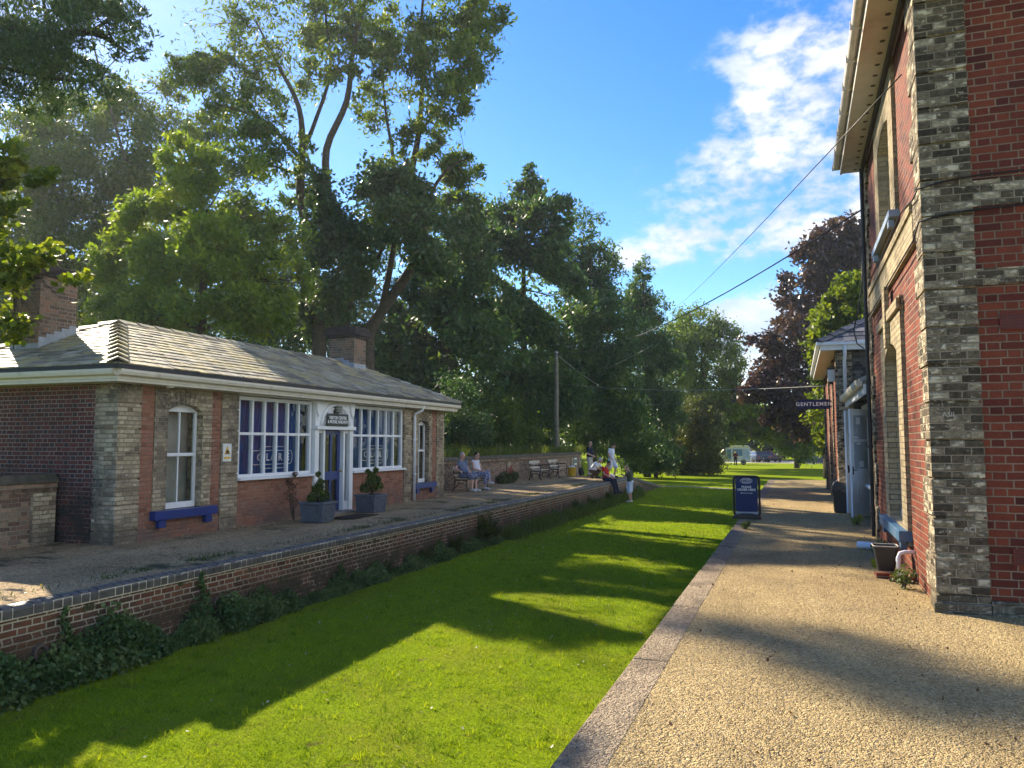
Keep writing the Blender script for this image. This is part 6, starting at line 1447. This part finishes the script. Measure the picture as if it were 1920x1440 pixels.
# clover and fallen leaves
k=260; X=rng.uniform(XW+.4,-1.4,k); Y=rng.uniform(3,20,k)
tag(np_mesh('fallen_leaves',leaf_polys(np.stack([X,Y,np.full(k,-.925)],1),.045,rng,.6,up=2.5),4,LF['litter'],None,rng.random(k)),'scattered pale fallen leaves lying on the lawn','leaves',kind='stuff')
k=260; Y=rng.uniform(4,38,k); X=XW-.36-np.abs(rng.normal(size=k))*.35
X2_=np.concatenate([X,rng.uniform(XF+.05,XF+.5,160)]); Y2_=np.concatenate([Y,rng.uniform(9.9,22,160)])
tag(np_mesh('fallen_leaves',leaf_polys(np.stack([X2_,Y2_,np.full(len(X2_),.02)],1),.045,rng,.6,up=2.5),4,LF['litter'],None,rng.random(len(X2_))),'fallen leaves and debris scattered on the grey left platform','leaves',kind='stuff')
k=240; X=rng.uniform(-1.2,1.2,k); Y=3+24*rng.random(k)**1.3; X=np.where(rng.random(k)<.4,np.abs(rng.normal(size=k))*-.12+1.15,X)
tag(np_mesh('fallen_leaves',leaf_polys(np.stack([X,Y,np.full(k,.018)],1),.035,rng,.6,up=2.5),4,LF['dry'],None,rng.random(k)),'a few dry brown leaves lying on the sunlit gravel path','leaves',kind='stuff')
# moss tufts behind the coping
k=9000; Y=rng.uniform(3,38,k); sel=rng.random(k)<(.15+.85*(np.sin(Y*1.1)*np.sin(Y*2.3+2)>.25)); Y=Y[sel]; X=XW-.34-np.abs(rng.normal(size=len(Y)))*.18
tag(np_mesh('edge_grass',blades(X,Y,np.zeros(len(Y)),.05,.010,rng,1.0),3,LF['fern'],None,rng.random(len(Y))),'sparse moss and grass tufts behind the platform coping','grass',kind='stuff')
# loose pebbles on the near gravel
rng=np.random.default_rng(17); k=42000
Y=2.0+9*rng.random(k)**1.4; X=rng.uniform(-.98,3.4,k); keep=~((X>1.25)&(Y>8.85)); X,Y=X[keep],Y[keep]; k=len(X)
s_=rng.uniform(.0025,.006,k); c=np.stack([X,Y,s_*.35],1)
ang=rng.uniform(0,6.28,k)
tri=np.stack([np.stack([c[:,0]+s_*np.cos(ang+q),c[:,1]+s_*np.sin(ang+q)*.8,c[:,2]-s_*.4],1) for q in (0,1.57,3.14,4.71)]+[c+np.stack([s_*.2,s_*.1,s_*.9],1)],1)
faces=np.concatenate([tri[:,[a,b,4]] for a,b in ((0,1),(1,2),(2,3),(3,0))]); rr=np.tile(rng.random(k),4)
tag(np_mesh('pebbles',faces,3,leafmat('pebble_stone',[(0,(.16,.11,.07)),(.5,(.46,.34,.20)),(1,(.66,.53,.36))],0.0,.8,.2),None,rr),'loose tan pebbles strewn over the near gravel path','gravel',kind='stuff')
SKY_STR=.105; SUN_STR=3.6; EXPO=1.88; HAZE=.0004
# ================================================================== LIGHT, SKY, CAMERA
w=bpy.data.worlds.new('World'); SC.world=w; w.use_nodes=True; nt=w.node_tree; nt.nodes.clear()
class WT_(NT):
    def __init__(s,t): s.t=t
t=WT_(nt); out=t.n('ShaderNodeOutputWorld'); bg=t.n('ShaderNodeBackground')
sky=t.n('ShaderNodeTexSky'); sky.sky_type='NISHITA'; sky.sun_disc=False
EL=math.asin(SUN[2]); AZ=math.atan2(SUN[0],SUN[1])     # clockwise from +Y
sky.sun_elevation=EL; sky.sun_rotation=AZ; sky.air_density=1.0; sky.dust_density=.15; sky.ozone_density=2.2; sky.altitude=0
hs=t.n('ShaderNodeHueSaturation'); hs.inputs['Saturation'].default_value=1.42; hs.inputs['Value'].default_value=.64; hs.inputs['Hue'].default_value=.511; t.put(hs.inputs['Color'],sky.outputs[0])
D=t.n('ShaderNodeTexCoord').outputs['Generated']; X,Y,Z=t.xyz(D)
zc=t.m_('MAXIMUM',Z,.03); px=t.m_('DIVIDE',X,zc); py=t.m_('DIVIDE',Y,zc)
pv=t.vec(px,py,0.0)
def dirv(u,v): d=RT*(u-960)+UP*(720-v)+FW*F; return d/np.linalg.norm(d)
def cloudplane(u,v): d=dirv(u,v); return d[0]/d[2],d[1]/d[2]
wn=t.noise(pv,1.1,3,.5,col=True)
pw_=t.n('ShaderNodeVectorMath',operation='MULTIPLY_ADD'); t.put(pw_.inputs[0],wn); pw_.inputs[1].default_value=(.35,.35,0); t.put(pw_.inputs[2],pv)
n1=t.noise(t.vmul(D,(1.0,1.0,1.9)),9.0,6,.58); n2=t.noise(pw_.outputs[0],.9,4,.5); n3=t.noise(t.vmul(D,(1.0,1.0,1.7)),34.0,6,.6)
# mask of the cloud field: visible band at upper right, plus cloud added out of view as fill
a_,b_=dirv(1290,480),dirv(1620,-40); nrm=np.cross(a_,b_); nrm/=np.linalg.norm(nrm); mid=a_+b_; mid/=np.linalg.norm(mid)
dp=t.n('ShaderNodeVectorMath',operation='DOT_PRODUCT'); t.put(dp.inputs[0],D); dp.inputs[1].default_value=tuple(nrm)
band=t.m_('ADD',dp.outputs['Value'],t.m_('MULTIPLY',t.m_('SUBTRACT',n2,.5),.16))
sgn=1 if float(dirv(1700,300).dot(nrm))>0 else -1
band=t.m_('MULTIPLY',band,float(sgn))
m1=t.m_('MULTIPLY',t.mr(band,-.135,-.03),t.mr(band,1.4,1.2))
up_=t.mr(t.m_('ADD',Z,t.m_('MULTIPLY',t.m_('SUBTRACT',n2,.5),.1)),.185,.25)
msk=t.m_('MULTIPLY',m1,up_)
bod=t.m_('ADD',t.m_('ADD',t.m_('MULTIPLY',n1,.55),t.m_('MULTIPLY',n3,.45)),t.m_('MULTIPLY_ADD',msk,.16,t.mr(band,.36,.75,0.0,.34)))  # added cloud thickens outside the view to lift the shaded sides
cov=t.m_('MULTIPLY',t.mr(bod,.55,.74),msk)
# low cumulus near the horizon ahead
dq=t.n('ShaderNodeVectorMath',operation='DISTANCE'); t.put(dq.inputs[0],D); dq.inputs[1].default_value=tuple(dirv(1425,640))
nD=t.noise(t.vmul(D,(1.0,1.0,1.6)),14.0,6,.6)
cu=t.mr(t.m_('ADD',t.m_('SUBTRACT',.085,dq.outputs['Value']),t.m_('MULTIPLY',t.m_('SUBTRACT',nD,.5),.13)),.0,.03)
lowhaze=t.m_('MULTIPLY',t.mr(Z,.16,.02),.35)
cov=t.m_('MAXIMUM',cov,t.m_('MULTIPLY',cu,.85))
shade=t.vmul(t.mix(t.mr(n1,.42,.72),(2.0,2.2,2.6),(3.4,3.35,3.3)),t.vec(*[t.mr(band,.30,.8,1.0,5.4)]*3))  # out-of-view cloud made brighter than the visible band, as fill light
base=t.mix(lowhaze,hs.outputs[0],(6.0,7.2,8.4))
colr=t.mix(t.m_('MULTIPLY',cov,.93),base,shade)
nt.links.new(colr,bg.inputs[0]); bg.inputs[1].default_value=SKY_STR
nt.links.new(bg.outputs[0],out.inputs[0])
sl=bpy.data.lights.new('sun','SUN'); sl.energy=SUN_STR; sl.angle=R(.53); sl.color=(1.0,.87,.67)
so=bpy.data.objects.new('sun',sl); COL.objects.link(so); so.rotation_euler=Vector(SUN).to_track_quat('Z','Y').to_euler(); so.location=(-40,25,40)
cd=bpy.data.cameras.new('camera'); cd.sensor_width=36; cd.lens=36*F/1920; cd.clip_end=3000; cd.clip_start=.05
co=bpy.data.objects.new('camera',cd); COL.objects.link(co)
Mc=Matrix(((RT[0],UP[0],-FW[0],CAM[0]),(RT[1],UP[1],-FW[1],CAM[1]),(RT[2],UP[2],-FW[2],CAM[2]),(0,0,0,1))); co.matrix_world=Mc
SC.camera=co
SC.view_settings.view_transform='Standard'; SC.view_settings.look='None'; SC.view_settings.gamma=1; SC.view_settings.use_curve_mapping=False
SC.view_settings.exposure=EXPO
SC.cycles.max_bounces=8; SC.cycles.transparent_max_bounces=12; SC.cycles.use_denoising=True

# one closed box of thin, even haze, added to imitate lens flare veil
if HAZE>0:
    m=MB(); m.box(-140,75,-70,150,-2.2,46); hz=NT('haze'); pv_=hz.n('ShaderNodeVolumePrincipled'); pv_.inputs['Color'].default_value=(.85,.93,1.0,1); pv_.inputs['Density'].default_value=HAZE; pv_.inputs['Anisotropy'].default_value=.45
    hz.t.links.new(pv_.outputs[0],hz.out.inputs['Volume'])
    h=m.build('haze',hz.m); tag(h,'thin haze volume added to imitate lens flare veil over the trees','haze',kind='stuff')
